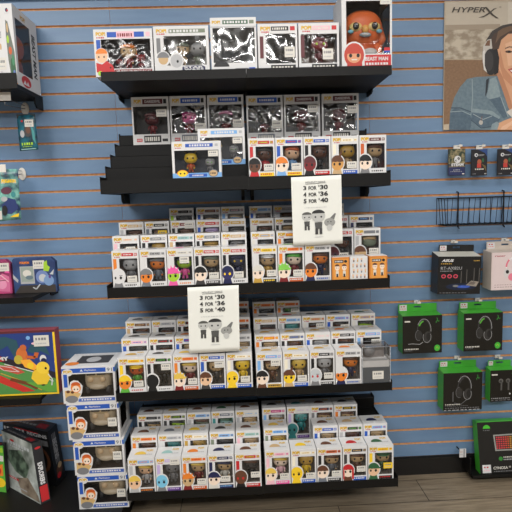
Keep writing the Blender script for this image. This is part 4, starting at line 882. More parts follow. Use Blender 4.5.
def a1(A):
    A.rect(0.0,0.88,1.0,0.99,'ink'); A.ell(0.28,0.80,0.06,0.03,'red'); A.ell(0.55,0.52,0.20,0.16,'dgrey'); A.ell(0.58,0.55,0.12,0.10,'brown'); A.ell(0.25,0.45,0.12,0.10,'lgrey'); A.poly([(0.75,0.7),(0.9,0.5),(0.92,0.15),(0.78,0.3)],'teal')
    A.dashes(0.16,0.14,0.80,0.21,'lime',5); A.dashes(0.2,0.09,0.75,0.11,'lime',6); A.rect(0.1,0.02,0.9,0.045,'lteal')
t, fn, pf = blister('small dark teal pack with price sticker hanging under the top left shelf', [(16.5,114),(35,114),(38.4,149.5),(20,151)], -0.125, a1, foil1)
sticker(t, lambda x, y: fn(x, y)+Vector((0,-pf(x, y),0)), (0,-1,0), 0.66, 0.74, 0.46, 0.20, base=0.003)
def a2(A):
    A.rect(0.36,0.72,0.93,0.80,'offwhite'); A.text('POKéMON',0.38,0.73,0.91,0.80,'yellow',bold=0.08); A.ell(0.55,0.58,0.2,0.07,(96,50,70)); A.poly([(0.35,0.28),(0.60,0.44),(0.85,0.40),(0.94,0.22),(0.7,0.12),(0.45,0.14)],(40,56,110)); A.ell(0.46,0.42,0.12,0.05,'lgrey'); A.poly([(0.62,0.06),(0.92,0.05),(0.95,0.12),(0.78,0.10)],'yellow'); A.poly([(0.2,0.42),(0.27,0.52),(0.26,0.25),(0.18,0.2)],'yellow'); A.rect(0.0,0.03,0.35,0.20,'offwhite'); A.ell(0.46,0.20,0.10,0.10,'ink'); A.ell(0.80,0.50,0.08,0.06,'teal')
blister('blue and green trading card pack with yellow lettering at the left edge', [(-8,169),(17.5,169),(21.4,219),(-7,222)], -0.14, a2, foil2)

# large box on the top left shelf, seen from the side
o = Vector((-0.905, -0.262, 1.9862)); W_, Dp, H_ = 0.22, 0.245, 0.322
t = thing('figure_box', 'large white box with window on its side and BEAST MAN lettering, top left', 'figure box', o)
b = MB(); tm = 0.0015
b.box((-W_,0,0),(0,tm,H_),CARD); b.box((-W_,Dp-tm,0),(0,Dp,H_),CARD); b.box((-W_,tm,0),(0,Dp-tm,tm),CARD); b.box((-W_,tm,H_-tm),(0,Dp-tm,H_),CARD); b.box((-W_,tm,tm),(-W_+tm,Dp-tm,H_-tm),CARD)
y0_, y1_, z0_, z1_ = 0.02, 0.165, 0.055, 0.275
b.box((-tm,tm,tm),(0,Dp-tm,z0_),CARD); b.box((-tm,tm,z1_),(0,Dp-tm,H_-tm),CARD); b.box((-tm,tm,z0_),(0,y0_,z1_),CARD); b.box((-tm,y1_,z0_),(0,Dp-tm,z1_),CARD); b.build('carton', t)
b = MB(); im = mat((104,104,118), rough=0.6, var=0.2, scale=14); b.face([(-0.10,0.004,0.004),(-0.10,Dp-0.004,0.004),(-0.10,Dp-0.004,H_-0.004),(-0.10,0.004,H_-0.004)], im); b.face([(-0.14,Dp-0.004,0.004),(-0.003,Dp-0.004,0.004),(-0.003,Dp-0.004,H_-0.004),(-0.14,Dp-0.004,H_-0.004)], im); b.face([(-0.14,0.004,0.03),(-0.003,0.004,0.03),(-0.003,Dp-0.004,0.03),(-0.14,Dp-0.004,0.03)], im); b.build('backing_card', t)
b = MB(); b.face([(-0.002,y0_,z0_),(-0.002,y1_,z0_),(-0.002,y1_,z1_),(-0.002,y0_,z1_)], FILM); b.build('window_film', t)
fb = MB(); fb.ell((-0.048,0.09,0.085),(0.034,0.04,0.05), OR2, 16, 10); fg = fb.build('figure', t); hb = MB(); hb.ell((-0.052,0.088,0.170),(0.047,0.062,0.064), OR, 18, 12); hb.build('head', fg)
S = Art(plane_fn((0,0,0),(0,Dp,0),(0,0,H_)),(1,0,0))
# lettering reads downwards on the rear strip of the side
vs_, fs_, _ = glyphs('BEAST MAN', 0.15, 0.04)
S.mb.raw([S.P(0.73+0.15*b2, 0.80-0.60*a2_) for a2_, b2 in vs_], fs_, S.M('ink')); S.k += 0.0001; S.build('side_lettering', t); S = Art(plane_fn((0,0,0),(0,Dp,0),(0,0,H_)),(1,0,0))
S.ell(0.36,0.085,0.20,0.075,'red'); S.poly([(0.22,0.04),(0.30,0.10),(0.36,0.05),(0.42,0.10),(0.48,0.04)],'white'); S.build('side_emblem', t); S = Art(plane_fn((0,0,0),(0,Dp,0),(0,0,H_)),(1,0,0)); S.text('POP!',0.30,0.88,0.50,0.94,'gold',bold=0.05)
S.build('side_print', t)
A = Art(front_fn(W_, H_, 0.0, -W_), (0,-1,0))
A.poly([(0.90,0.02),(0.86,0.30),(0.85,0.60),(0.86,0.80),(0.90,0.78),(0.94,0.60),(0.985,0.40),(0.99,0.02)],(106,112,100)); A.poly([(0.89,0.05),(0.90,0.30),(0.95,0.36),(0.985,0.2),(0.985,0.04)],'dgreen'); A.ell(0.88,0.56,0.022,0.05,'lime'); A.ell(0.91,0.42,0.03,0.05,'dorange'); A.ell(0.955,0.12,0.025,0.06,(90,110,170)); A.ell(0.885,0.70,0.016,0.06,'tan'); A.ell(0.95,0.30,0.025,0.07,(60,130,90)); A.ell(0.90,0.92,0.025,0.025,'navy'); A.ell(0.915,0.915,0.014,0.015,'red'); A.dashes(0.86,0.88,0.94,0.885,'lgrey',3)
A.line([(0.73,0.58),(0.755,0.58),(0.755,0.66)],0.008,'grey'); A.ell(0.735,0.47,0.02,0.04,'tan'); A.ell(0.75,0.84,0.02,0.03,'lgrey'); A.dashes(0.3,0.15,0.75,0.16,'lgrey',8); A.rect(0.0,0.0,1.0,0.012,'orange')
A.build('front_print', t); sticker(t, front_fn(W_, H_, 0.0, -W_), (0,-1,0), 0.745, 0.26, 0.14, 0.15, base=0.001)

# card tins on the left shelf
def tin(px, label, body, art, Y=-0.20, thick=0.03):
    P_ = [at(x, y, Y) for x, y in px]; zb = 1.0836; o = Vector((P_[3].x, Y, zb)); t = thing('card_tin', label, 'card tin', o, 'card tins on the left shelf')
    W_ = P_[2].x-P_[3].x; H_ = P_[0].z-zb
    b = MB(); r = 0.02; pr = [(0,0),(W_,0),(W_,H_-r),(W_-r,H_),(r*0.4,H_),(0,H_-r*0.4)]
    b.raw([(x,0,z) for x,z in pr]+[(x,thick,z) for x,z in pr], [tuple(range(6)), tuple(range(11,5,-1))]+[(i,i+6,(i+1)%6+6,(i+1)%6) for i in range(6)], body); b.build('shell', t, recalc=True, bevel=0.002)
    A = Art(front_fn(W_, H_), (0,-1,0), base=0.0006); art(A); A.build('front_print', t); return t, W_, H_
def t2(A):
    A.rect(0.17,0.26,0.50,0.76,'lgrey'); A.rect(0.19,0.28,0.48,0.74,(150,160,150)); A.ell(0.33,0.56,0.10,0.10,'offwhite'); A.ell(0.38,0.44,0.09,0.06,(100,120,130)); A.rect(0.19,0.28,0.48,0.32,'lgrey')
    A.text('POKéMON',0.18,0.83,0.40,0.90,'orange',bold=0.06); A.poly([(0.0,0.55),(0.12,0.38),(0.10,0.30),(0.0,0.42)],'lgrey'); A.poly([(0.02,0.0),(0.16,0.22),(0.98,0.22),(0.98,0.0)],(58,52,48))
    A.ell(0.68,0.45,0.15,0.19,(110,130,180)); A.ell(0.69,0.42,0.09,0.11,'silver'); A.ell(0.83,0.34,0.12,0.15,(120,150,190)); A.poly([(0.72,0.62),(0.74,0.86),(0.82,0.92),(0.82,0.78),(0.88,0.72),(0.84,0.60)],'lime'); A.poly([(0.86,0.52),(0.97,0.66),(0.94,0.5)],'silver'); A.line([(0.45,0.16),(0.52,0.10),(0.62,0.24)],0.03,'silver'); A.ell(0.86,0.45,0.03,0.05,'purple')
t, w_, h_ = tin([(12.5,258.5),(55.5,256),(57,290.5),(14.5,291.5)], 'blue card tin with a yellow-green and pale blue design, beside the pink tin', two_tone('blue_print',(34,52,98),(52,82,130),12), t2, Y=-0.19)
sticker(t, front_fn(w_, h_), (0,-1,0), 0.62, 0.80, 0.27, 0.24, base=0.001)
def t1(A):
    A.poly([(0.45,0.1),(0.5,0.4),(0.75,0.6),(0.95,0.5),(0.95,0.05)],(214,110,150)); A.poly([(0.55,0.85),(0.95,0.9),(0.95,0.6),(0.75,0.7)],(60,30,50)); A.ell(0.72,0.28,0.14,0.14,(230,150,180)); A.line([(0.5,0.45),(0.7,0.55),(0.92,0.35)],0.03,'lpink'); A.line([(0.45,0.2),(0.6,0.38),(0.85,0.4)],0.02,'maroon'); A.poly([(0.82,0.62),(0.9,0.82),(0.97,0.6)],'pink')
t, w_, h_ = tin([(-22,260.5),(11.5,259),(12.3,292),(-21,293)], 'pink card tin at the left edge with price sticker', two_tone('pink_print',(120,36,80),(190,70,120),14), t1, Y=-0.19)
sticker(t, front_fn(w_, h_), (0,-1,0), 0.80, 0.78, 0.34, 0.24, base=0.001)

# board game box on the lower left shelf
Y = -0.262; o = at(59.3, 393, Y); o.z = 0.6296; xr = o.x; H_ = at(56.3, 328.4, Y+0.02).z-0.6296; W_ = 0.42; o = Vector((xr-W_, Y, 0.6296))
t = thing('board_game_box', 'wide board game box with dragon-coloured art on the left shelf, yellow border', 'board game', o)
b = MB(); sd = mat((150,70,80), rough=0.5, var=0.1); b.box((0,0,0),(W_,0.055,H_),sd); b.build('carton', t, bevel=0.0012)
b = MB(); b.box((W_*0.965,0.0555,-0.0),(W_*1.0,0.058,H_*0.98),mat('tan')); 
A = Art(front_fn(W_, H_), (0,-1,0), base=0.0004)
A.rect(0.0,0.0,1.0,1.0,'yellow'); A.rect(0.0,0.025,0.978,0.97,(34,58,124)); A.rect(0.0,0.965,1.0,1.0,'maroon')
A.poly([(0,0.025),(0,0.55),(0.35,0.58),(0.60,0.50),(0.978,0.30),(0.978,0.025)],(80,140,70)); A.poly([(0,0.55),(0.0,0.66),(0.42,0.62),(0.70,0.48),(0.978,0.34),(0.978,0.24),(0.66,0.40),(0.40,0.54)],(36,30,40))
A.line([(0.45,0.50),(0.75,0.36),(0.95,0.20)],0.012,'white'); A.poly([(0.30,0.50),(0.55,0.46),(0.66,0.36),(0.58,0.33),(0.40,0.42)],(190,80,60)); A.line([(0.36,0.49),(0.52,0.44),(0.60,0.37),(0.44,0.40),(0.36,0.49)],0.008,'white')
A.poly([(0.22,0.45),(0.30,0.40),(0.75,0.06),(0.62,0.05),(0.20,0.34)],(196,50,40)); A.line([(0.40,0.36),(0.66,0.20),(0.82,0.07)],0.014,'gold'); A.line([(0.50,0.26),(0.70,0.17),(0.78,0.10)],0.05,(110,60,30))
A.poly([(0.66,0.20),(0.82,0.08),(0.88,0.04),(0.978,0.04),(0.978,0.18)],(96,160,60))
# dark wings, orange bulk and flame, yellow creature blob, moon
A.poly([(0.34,0.90),(0.48,0.92),(0.60,0.86),(0.62,0.70),(0.56,0.60),(0.50,0.78),(0.42,0.72),(0.34,0.80)],(40,80,92)); A.poly([(0.70,0.68),(0.76,0.82),(0.90,0.74),(0.94,0.60),(0.84,0.68),(0.78,0.64)],(40,80,92))
A.ell(0.64,0.62,0.06,0.13,(206,110,50)); A.ell(0.60,0.56,0.045,0.07,(190,170,60)); A.ell(0.66,0.74,0.035,0.05,(196,100,50)); A.line([(0.68,0.60),(0.78,0.58),(0.80,0.66)],0.045,(196,96,44)); A.poly([(0.62,0.55),(0.72,0.56),(0.80,0.44),(0.76,0.38),(0.66,0.44)],(244,170,50)); A.ell(0.72,0.46,0.035,0.05,'yellow')
A.ell(0.72,0.89,0.022,0.03,'lblue'); A.ell(0.86,0.56,0.035,0.06,'white'); A.ell(0.865,0.53,0.03,0.04,'navy'); A.ell(0.80,0.80,0.05,0.022,'lpink')
A.poly([(0.72,0.26),(0.74,0.36),(0.80,0.42),(0.90,0.40),(0.92,0.26),(0.88,0.16),(0.78,0.16)],(232,194,50)); A.ell(0.85,0.42,0.07,0.095,(240,204,60)); A.ell(0.88,0.41,0.012,0.02,'black'); A.line([(0.90,0.32),(0.94,0.24),(0.93,0.14)],0.012,'white'); A.ell(0.84,0.15,0.02,0.012,'ink')
A.poly([(0.22,0.58),(0.34,0.70),(0.42,0.62),(0.46,0.55),(0.42,0.54)],'red'); A.ell(0.33,0.75,0.07,0.07,'offwhite',0,180); A.text('ACADEMY',0.12,0.555,0.50,0.615,'white',shear=-0.1,bold=0.06); A.rect(0.20,0.84,0.36,0.90,'yellow')
A.build('front_print', t); sticker(t, front_fn(W_, H_), (0,-1,0), 0.86, 0.84, 0.16, 0.17, base=0.004)

# leaning game boxes on the base deck
def leaning(label, bl, br, sr, zt_pts, depth_cols, art, spine, side_name='spine', cat='game box', cover=None, name='game_box'):
    """bl, br: front bottom corners; sr: rear bottom corner of the spine (photograph points on the deck); zt_pts: three top points with depth offsets"""
    zz = 0.1228; A0, B0, C0 = atz(*bl, zz), atz(*br, zz), atz(*sr, zz)
    D0 = A0+(C0-B0); lean, hgt = depth_cols
    up = Vector((lean[0], lean[1], hgt)); o = A0.copy()
    t = thing(name, label, cat, o, 'game boxes leaning on the black base')
    bot = [p-o for p in (A0, B0, C0, D0)]; top = [p+up for p in bot]
    m_ = MB(); m_.hexa(bot, top, cover); m_.build('carton', t, recalc=True)
    u = bot[1]-bot[0]; n = u.cross(up).normalized()
    if n.y > 0: n = -n
    A = Art(plane_fn(bot[0], u, up), n, base=0.0005); art(A); A.build('cover_print', t)
    u2 = bot[2]-bot[1]; n2 = u2.cross(up).normalized()
    if n2.x < 0: n2 = -n2
    S = Art(plane_fn(bot[1], u2, up), n2, base=0.0005); spine(S); S.build('spine_print', t)
    n3 = Vector((0,0,1)); T_ = Art(plane_fn(top[0], u, u2), n3, base=0.0005); T_.rect(0.05,0.25,0.75,0.6,'dgrey'); T_.dashes(0.1,0.35,0.7,0.5,'grey',8); T_.rect(0.72,0.2,0.92,0.7,'dred'); T_.build('top_print', t)
    return t
def gb_art(A):
    A.rect(0,0,1,1,two_tone('misty_art',(78,88,78),(206,212,206),9,rough=0.35,sharp=(0.36,0.66)))
    A.poly([(0.18,0.70),(0.55,0.78),(0.80,0.55),(0.62,0.30),(0.30,0.36),(0.12,0.50)],two_tone('beast_art',(48,60,50),(104,124,104),22,rough=0.35)); A.poly([(0.3,0.25),(0.7,0.35),(0.95,0.12),(0.98,0.02),(0.4,0.02)],two_tone('rock_art',(96,80,66),(150,136,118),16,rough=0.4))
    A.ell(0.34,0.90,0.07,0.02,'red'); A.dashes(0.18,0.83,0.90,0.88,'silver',8); A.dashes(0.25,0.79,0.7,0.81,'silver',7); A.rect(0.03,0.20,0.36,0.235,'red'); A.dashes(0.07,0.212,0.32,0.225,'white',6); A.rect(0.25,0.08,0.60,0.10,'lgrey')
def gb_sp(S):
    S.rect(0,0,1,1,'ink'); vs_, fs_, _ = glyphs('EXPLORERS', 0, 0.05)
    S.mb.raw([S.P(0.25+0.5*b2, 0.66-0.36*a2_) for a2_, b2 in vs_], fs_, S.M('white')); S.k += 0.0001; S.rect(0.1,0.03,0.9,0.28,'red'); S.ell(0.5,0.9,0.3,0.02,'red')
cvr = mat((30,30,32), rough=0.3, spec=0.5)
bl, br = atz(10, 487, 0.1228), atz(41, 504.5, 0.1228)
H1 = 0.270
leaning('grey game box with a misty creature cover, leaning in front of the black one', (10,487), (41.2,504.5), (50.8,500), None, ((-0.044,0.055),0.266), gb_art, gb_sp, cover=cvr)
def gk_art(A):
    A.rect(0,0,1,1,'black'); A.dashes(0.06,0.88,0.52,0.935,'lgrey',7); A.text('BEGINS',0.56,0.86,0.97,0.925,'lgrey',bold=0.02); A.line([(0.3,0.95),(0.8,0.93)],0.012,'red'); A.ell(0.72,0.45,0.24,0.26,'brown'); A.ell(0.68,0.45,0.22,0.23,'black'); A.rect(0.76,0.72,0.97,0.82,'grey')
def gk_sp(S):
    S.rect(0,0,1,1,'black'); S.dashes(0.3,0.35,0.7,0.9,'grey',3)
    vs_, fs_, _ = glyphs('BEGINS', 0, 0.03); S.mb.raw([S.P(0.3+0.4*b2, 0.80-0.36*a2_) for a2_, b2 in vs_], fs_, S.M('lgrey')); S.k += 0.0001
    S.ell(0.5,0.22,0.3,0.10,'brown'); S.ell(0.4,0.14,0.2,0.05,'red'); S.ell(0.6,0.3,0.2,0.05,'tan')
leaning('black game box standing behind the grey game box at lower left', (10,473), (57,486.5), (66,476), None, ((-0.034,0.022),0.268), gk_art, gk_sp, cover=cvr)
def gg_art(A):
    A.rect(0,0,1,1,'green'); A.poly([(0.6,0.5),(0.95,0.6),(0.95,0.35),(0.6,0.3)],'orange'); A.rect(0.6,0.66,0.98,0.78,'offwhite'); A.ell(0.85,0.2,0.15,0.1,'yellow'); A.rect(0.5,0.85,0.98,0.95,'lime'); A.ell(0.8,0.45,0.1,0.08,'red')
leaning('thin green and orange game box cut off by the left edge', (-28,488), (6.4,492.5), (9.4,488.5), None, ((-0.01,0.03),0.22), gg_art, lambda S: S.rect(0,0,1,1,'ink'), cover=cvr)

# ------------------------------------------------------------------ right bay
# poster, drawn in the plane of the wall
YP = -0.008
po = at(444.6, 1.6, YP); PX1 = 585
t = thing('wall_poster', 'large advertising poster of a smiling person in headphones and denim jacket', 'poster', (po.x, YP, 1.779))
px = lambda x, y: at(x, y, YP)-Vector((po.x, YP, 1.779))
x0_, x1_, zt_, zb_ = po.x, at(PX1, 60, YP).x, 2.378, 1.779
b = MB(); b.box((0,0.0,0),(x1_-x0_,0.0055,zt_-zb_), mat((188,172,150), rough=0.4)); b.build('board', t)
A = Art(px, (0,-1,0), base=0.0004)
q = lambda pts, c: A.poly(pts, c)
cream = (204,190,170)
def clipx(pts): return pts
A.rect(446,2.5,PX1-1,29,(196,184,166))
q([(508,2),(PX1-2,2),(PX1-2,30),(508,30)],(206,196,180))
q([(444.9,26),(PX1-1,26),(PX1-1,60),(444.7,60)],two_tone('blurred_backdrop',(150,134,114),(196,184,164),22,rough=0.5,stretch=(1,1,1.4),sharp=(0.42,0.6)))
q([(444.9,25),(500,24),(500,29),(444.9,30)],(164,148,128))
q([(444.4,59.5),(500,59.5),(500,129.8),(443.6,130)],two_tone('sofa_weave',(128,98,72),(146,114,86),90,rough=0.6,sharp=(0.3,0.7)))
A.line([(445,59.6),(482,59.6)],0.8,(176,158,134))
q([(443.8,124.5),(449,124),(448.8,129.8),(443.6,129.9)],(196,180,156))
# jacket
den = two_tone('denim_print',(100,120,132),(118,137,146),70,rough=0.6,sharp=(0.35,0.7)); den2 = two_tone('denim_print_dark',(78,98,114),(94,114,128),70,rough=0.6,sharp=(0.35,0.7)); den3=two_tone('denim_print_light',(132,150,157),(148,164,168),70,rough=0.6,sharp=(0.35,0.7))
q([(449,129.8),(450,112),(454,98),(460,87),(467,79),(476,77),(497,76),(512,90),(530,100),(560,112),(575,130)], den)
q([(449,129.8),(450.3,112),(455,108),(470,113),(471.5,121),(470,129.8)], den2); A.line([(451,108),(460,108),(471,112)],1.1,(62,80,96)); A.line([(450,112),(462,111),(471,115)],0.8,(150,166,170))
A.line([(472,79),(472.5,95),(471.5,112)],0.8,(150,164,168))
q([(472,113),(490,114.5),(500,119),(496,126),(481,128.5),(471,120)], den2); q([(472.5,108.5),(492,111),(500,117),(499,119),(490,114.5),(472,112)], den3); A.line([(473,114),(483,119.5),(492,116)],0.7,(160,172,174)); A.line([(471,120),(481,128.2),(496,126)],0.7,(54,70,86))
A.ell(480.8,122.5,2.0,2.4,(190,184,176)); A.line([(482,116),(481,121)],0.6,(120,80,70))
# neck and chest skin, collar
q([(495,70),(503,92),(508,107),(513,119),(522,122),(540,90),(540,70)],(190,132,98)); q([(500,70),(508,92),(513,108),(530,100),(530,70)],(214,160,124)); q([(506,112),(513,118.5),(522,118),(516,106)],(214,206,196))
q([(490,79),(486.5,97),(489,99.5),(497,97.5),(500.5,96),(498,84),(495.5,77)], den3); q([(486.5,97),(489,99.5),(500.5,97),(508,117),(503,118),(492,103)], den2); q([(486,80),(489,78),(487,92),(485,97)],(40,46,54)); A.line([(500.5,97),(508,117)],0.9,(150,164,168))
# hand
q([(496,129.8),(497,124),(504,120.5),(512,117.5),(530,116),(545,122),(545,129.8)],(222,168,130)); q([(502,126.5),(512,121),(512,124),(505,129.8),(500,129.8)],(234,188,154)); q([(490,129.8),(492,124),(497,121.5),(499,124),(497,129.8)], den3)
# face
q([(498,38),(504,33),(516,30),(530,30),(545,40),(548,60),(540,84),(526,92),(514,88),(504,80),(498,68),(496,52)],(218,164,126)); q([(498,60),(503,78),(512,86.5),(520,88),(512,78),(504,68),(500,50)],(200,140,104)); q([(505,44),(514,40),(524,48),(520,64),(508,66)],(230,182,146))
A.line([(505,48.6),(509,47),(516,47.6)],1.0,(84,54,38)); A.ell(508.4,51.8,3.4,1.3,(90,60,44)); A.ell(508.8,51.8,1.3,1.1,'black'); A.ell(531,52,3.6,1.5,(90,60,44)); A.line([(526,48),(532,46.5),(538,49)],1.0,(84,54,38))
q([(507.5,69.5),(512,68),(524,70),(530,68),(524,77),(514,76)],(186,88,80)); q([(509.5,70.5),(514,69.8),(524,71.5),(522,74),(514,73.6)],(244,238,230)); A.line([(517,56),(515.5,63),(519,65)],0.8,(180,120,88))
# hair
q([(487,44),(489,38),(496,30),(506,25),(520,24),(536,28),(548,40),(546,44),(534,34),(520,33),(508,34),(501,40),(498.5,49),(495,50),(490,50)],(74,54,42)); q([(498,30),(510,26),(524,28),(510,31),(500,37),(495,44)],(110,84,62))
# headset
q([(484,50),(486,40),(492,31),(502,25.5),(512,23.5),(512,25.6),(503,28),(494,34),(489,42),(487.5,50)],(60,52,48)); q([(482,56),(483,46),(487,40),(491,39),(492,48),(488,60),(486,72),(483.5,70)],(196,190,182)); q([(484.5,46),(487,41),(490,40),(489.5,46)],(120,84,60))
A.ell(490.5,62,7.2,13.2,(34,32,32)); A.ell(488.5,61,4.6,10.5,(56,52,52)); q([(493,50),(497,49),(499,58),(498,73),(494,75)],(24,22,22)); q([(482.5,52),(484.5,50),(484.5,66),(487,73),(484,70),(482.4,62)],(222,218,212))
A.text('HYPER', 451.5, 12.6, 485, 7.4, (70,62,54), shear=0.25, bold=0.015)
q([(484,7.2),(486.5,7.2),(493,14.6),(498.5,18.6),(495.8,18.2),(490.5,14.6)],(70,62,54)); q([(497,8.2),(494,9.8),(488,15),(483.5,17.4),(478,17.8),(483.5,16.0),(489,12.4),(493.5,8.8)],(70,62,54)); A.line([(499,7.2),(501,7.2)],0.6,(120,110,100))
A.build('printed_picture', t)

# hooks and hanging cards
def gift_card(px4, label, art, Y=-0.05, g='gift cards hanging on hooks'):
    P_ = [at(x, y, Y) for x, y in px4]; o = P_[3].copy(); W_, H_ = P_[2].x-P_[3].x, P_[0].z-P_[3].z
    t = thing('gift_card', label, 'gift card', o, g)
    b = MB(); b.box((0,0,0),(W_,0.006,H_), mat('ink', rough=0.3)); b.build('card', t, bevel=0.001)
    b = MB(); b.box((W_*0.30,0.001,H_),(W_*0.70,0.003,H_+0.010), HOOKW); b.build('hang_tab', t)
    A = Art(front_fn(W_, H_), (0,-1,0)); art(A); A.build('front_print', t)
def c1(A):
    A.rect(0.02,0.3,0.98,0.99,two_tone('foliage_print',(40,56,40),(150,136,100),60)); A.rect(0.02,0.01,0.98,0.32,(34,42,86)); A.poly([(0.02,0.34),(0.98,0.34),(0.98,0.44),(0.02,0.44)],'dgrey')
    A.ell(0.55,0.60,0.20,0.14,'white'); A.ell(0.60,0.63,0.075,0.055,'dgrey'); A.ell(0.46,0.56,0.05,0.035,'dgrey'); A.line([(0.46,0.56),(0.60,0.63)],0.03,'white'); A.text('STEAM',0.18,0.35,0.90,0.46,'white',bold=0.06); A.dashes(0.3,0.20,0.7,0.22,'white',5); A.dashes(0.14,0.14,0.84,0.16,'lgrey',7); A.rect(0.82,0.04,0.95,0.08,'offwhite')
def c2(sc, bluec):
    def f(A):
        A.rect(0.02,0.01,0.98,0.99,(24,20,26)); A.poly([(0.4,0.99),(0.98,0.99),(0.98,0.7),(0.85,0.85)],(40,70,130)); A.ell(0.30,0.78,0.11,0.07,'white'); A.ell(0.31,0.78,0.05,0.035,'navy'); A.rect(0.40,0.77,0.80,0.79,'lgrey'); A.rect(0.36,0.74,0.70,0.755,'grey')
        A.ell(0.5,0.52,0.13,0.10,(170,90,60)); A.poly([(0.36,0.46),(0.60,0.46),(0.62,0.30),(0.36,0.30)],(190,60,50)); A.poly([(0.62,0.46),(0.9,0.36),(0.94,0.14),(0.8,0.3)],(110,90,50)); A.dashes(0.24,0.22,0.80,0.27,'offwhite',5); A.dashes(0.1,0.06,0.3,0.08,'lgrey',3); A.rect(0.82,0.05,0.95,0.09,'lgrey'); A.ell(0.72,0.58,0.07,0.08,'dgreen')
    return f
gift_card([(447.6,149),(465,148.7),(465,175.6),(448,175.8)], 'STEAM gift card, leftmost of three, green top and blue foot', c1)
gift_card([(470.6,149.4),(487,149.2),(487,175.6),(471,175.9)], 'dark gift card with red figure, middle of the three', c2(0,0))
gift_card([(496.6,149),(513.5,148.7),(513.5,175.2),(497,175.4)], 'dark gift card with orange and green art, rightmost of the three', c2(0,0))
def wall_clip(px_, py_, label, ln=0.06): 
    p = at(px_, py_, 0); return peg_hook(label, p, ln, (0.018,0.010), 0.0, 'hooks on the slatted wall', plate=False)
for (a, b_, l) in [(456,147,'short white hook carrying the STEAM gift card'),(478.5,147,'short white hook carrying the middle gift card'),(504.5,146.5,'short white hook carrying the rightmost gift card'),
                   (453,241.5,'short white hook above the black router box'),(503.5,239.5,'short white hook above the pink headset box'),(416.5,301.5,'short white hook above the left green headset box'),(477,299.3,'short white hook above the right green headset box'),(456.5,357,'short white hook above the lower green headset box'),(497,356,'short white hook above the small green earbud box')]:
    wall_clip(a, b_, l, 0.045 if b_ < 200 else 0.03)

# wire basket
t = thing('wire_basket', 'empty black wire basket hung on the blue slatted wall', 'basket', (0.985, 0, 1.30))
WR = mat((24,24,26), rough=0.35, metal=0.4); R0 = 0.0018; X0, X1_, ZB, ZT, YF = 0.0, 0.60, 0.018, 0.148, -0.13
b = MB()
b.tube([(X0,-0.01,ZT),(X0,YF,ZT),(X1_,YF,ZT),(X1_,-0.01,ZT),(X0,-0.01,ZT)], 0.003, WR, 6); b.build('top_rim', t)
b = MB(); b.tube([(X0+0.01,-0.01,ZB),(X0+0.01,YF+0.02,ZB),(X1_-0.01,YF+0.02,ZB),(X1_-0.01,-0.01,ZB),(X0+0.01,-0.01,ZB)], 0.0028, WR, 6)
for k in range(1,4): b.tube([(X0+0.01,YF*k/4.6,ZB),(X1_-0.01,YF*k/4.6,ZB)], R0, WR, 5)
b.build('bottom_frame', t)
b = MB()
for k in range(1, 22): x = X0+0.6*k/22; b.tube([(x,YF,ZT),(x,YF+0.02,ZB),(x,-0.01,ZB+0.004)], R0*0.8, WR, 5)
for k in range(0, 22, 2): x = X0+0.6*k/22; b.tube([(x,-0.01,ZT),(x,-0.01,ZB)], R0*0.8, WR, 5)
for k in range(1, 4): y_ = YF*k/4; b.tube([(X0,y_,ZT),(X0+0.01,y_,ZB)], R0, WR, 5); b.tube([(X1_,y_,ZT),(X1_-0.01,y_,ZB)], R0, WR, 5)
b.build('wire_grid', t)
for x in (0.105, 0.335): b = MB(); b.tube([(x,0.0,ZT+0.03),(x,-0.016,ZT+0.028),(x,-0.016,ZB-0.014),(x,-0.03,ZB-0.02)], 0.0035, WR, 8); b.build('hanger_strap', t)

# boxed goods on the right: front corners in photograph space at Yf, flap at the back
def hang_box(label, tl, tr, bl, d, Yb, col_side, col_front, flap_top, art, cat='headset box', name='headset_box', flap_l=None, flap_r=None, topcol=None, group=None, tilt=0.0, sl=0.006):
    Yf = Yb-d; P0, P1, P2 = at(*tl, Yf), at(*tr, Yf), at(*bl, Yf); W_ = P1.x-P0.x; H_ = P0.z-P2.z
    o = Vector((P0.x, Yf, P2.z)); t = thing(name, label, cat, o, group); t.rotation_euler.y = tilt
    cs = mat(col_side, rough=0.4); cf = mat(col_front, rough=0.35)
    b = MB(); b.hexa([(0,0,0),(W_,0,0),(W_,d,0),(0,d,0)],[(0,0,H_),(W_,0,H_),(W_,d,H_+sl),(0,d,H_+sl)], cs); b.build('carton', t, bevel=0.0008)
    fx0, fx1 = at(flap_l, flap_top, Yb).x-o.x if flap_l else 0.0, at(flap_r, flap_top, Yb).x-o.x if flap_r else W_
    fz = at(flap_l or tl[0], flap_top, Yb).z-o.z
    fx0 = max(0.0, fx0); fx1 = min(W_, fx1)
    b = MB(); Hb = H_+sl; hx, hz, hw = (fx0+fx1)/2, Hb+(fz-Hb)*0.6, 0.018
    zs = [Hb, hz-0.004, hz+0.004, fz]; f0, f1 = d-0.002, d-0.0005
    b.box((fx0,f0,zs[0]),(fx1,f1,zs[1]), cs); b.box((fx0,f0,zs[2]),(fx1,f1,zs[3]), cs); b.box((fx0,f0,zs[1]),(hx-hw,f1,zs[2]), cs); b.box((hx+hw,f0,zs[1]),(fx1,f1,zs[2]), cs)
    b.build('hang_flap', t)
    if topcol: T_ = Art(plane_fn((0,0,H_),(W_,0,0),(0,d*0.97,sl*0.97)),(0,0,1),base=0.0008); T_.rect(0,0,1,1,topcol); T_.build('top_print', t)
    A = Art(front_fn(W_, H_), (0,-1,0)); A.rect(0.0,0.0,1.0,1.0,cf); art(A, W_/H_); A.build('front_print', t)
    # price label on the flap
    S = Art(plane_fn((fx0,f0,Hb),(fx1-fx0,0,0),(0,0,fz-Hb)),(0,-1,0),base=0.0006); S.rect(0.03,0.12,0.22,0.88,'white'); S.dashes(0.06,0.58,0.19,0.72,'red',2); S.dashes(0.05,0.30,0.20,0.42,(220,120,110),3); S.build('price_sticker', t)
    return t
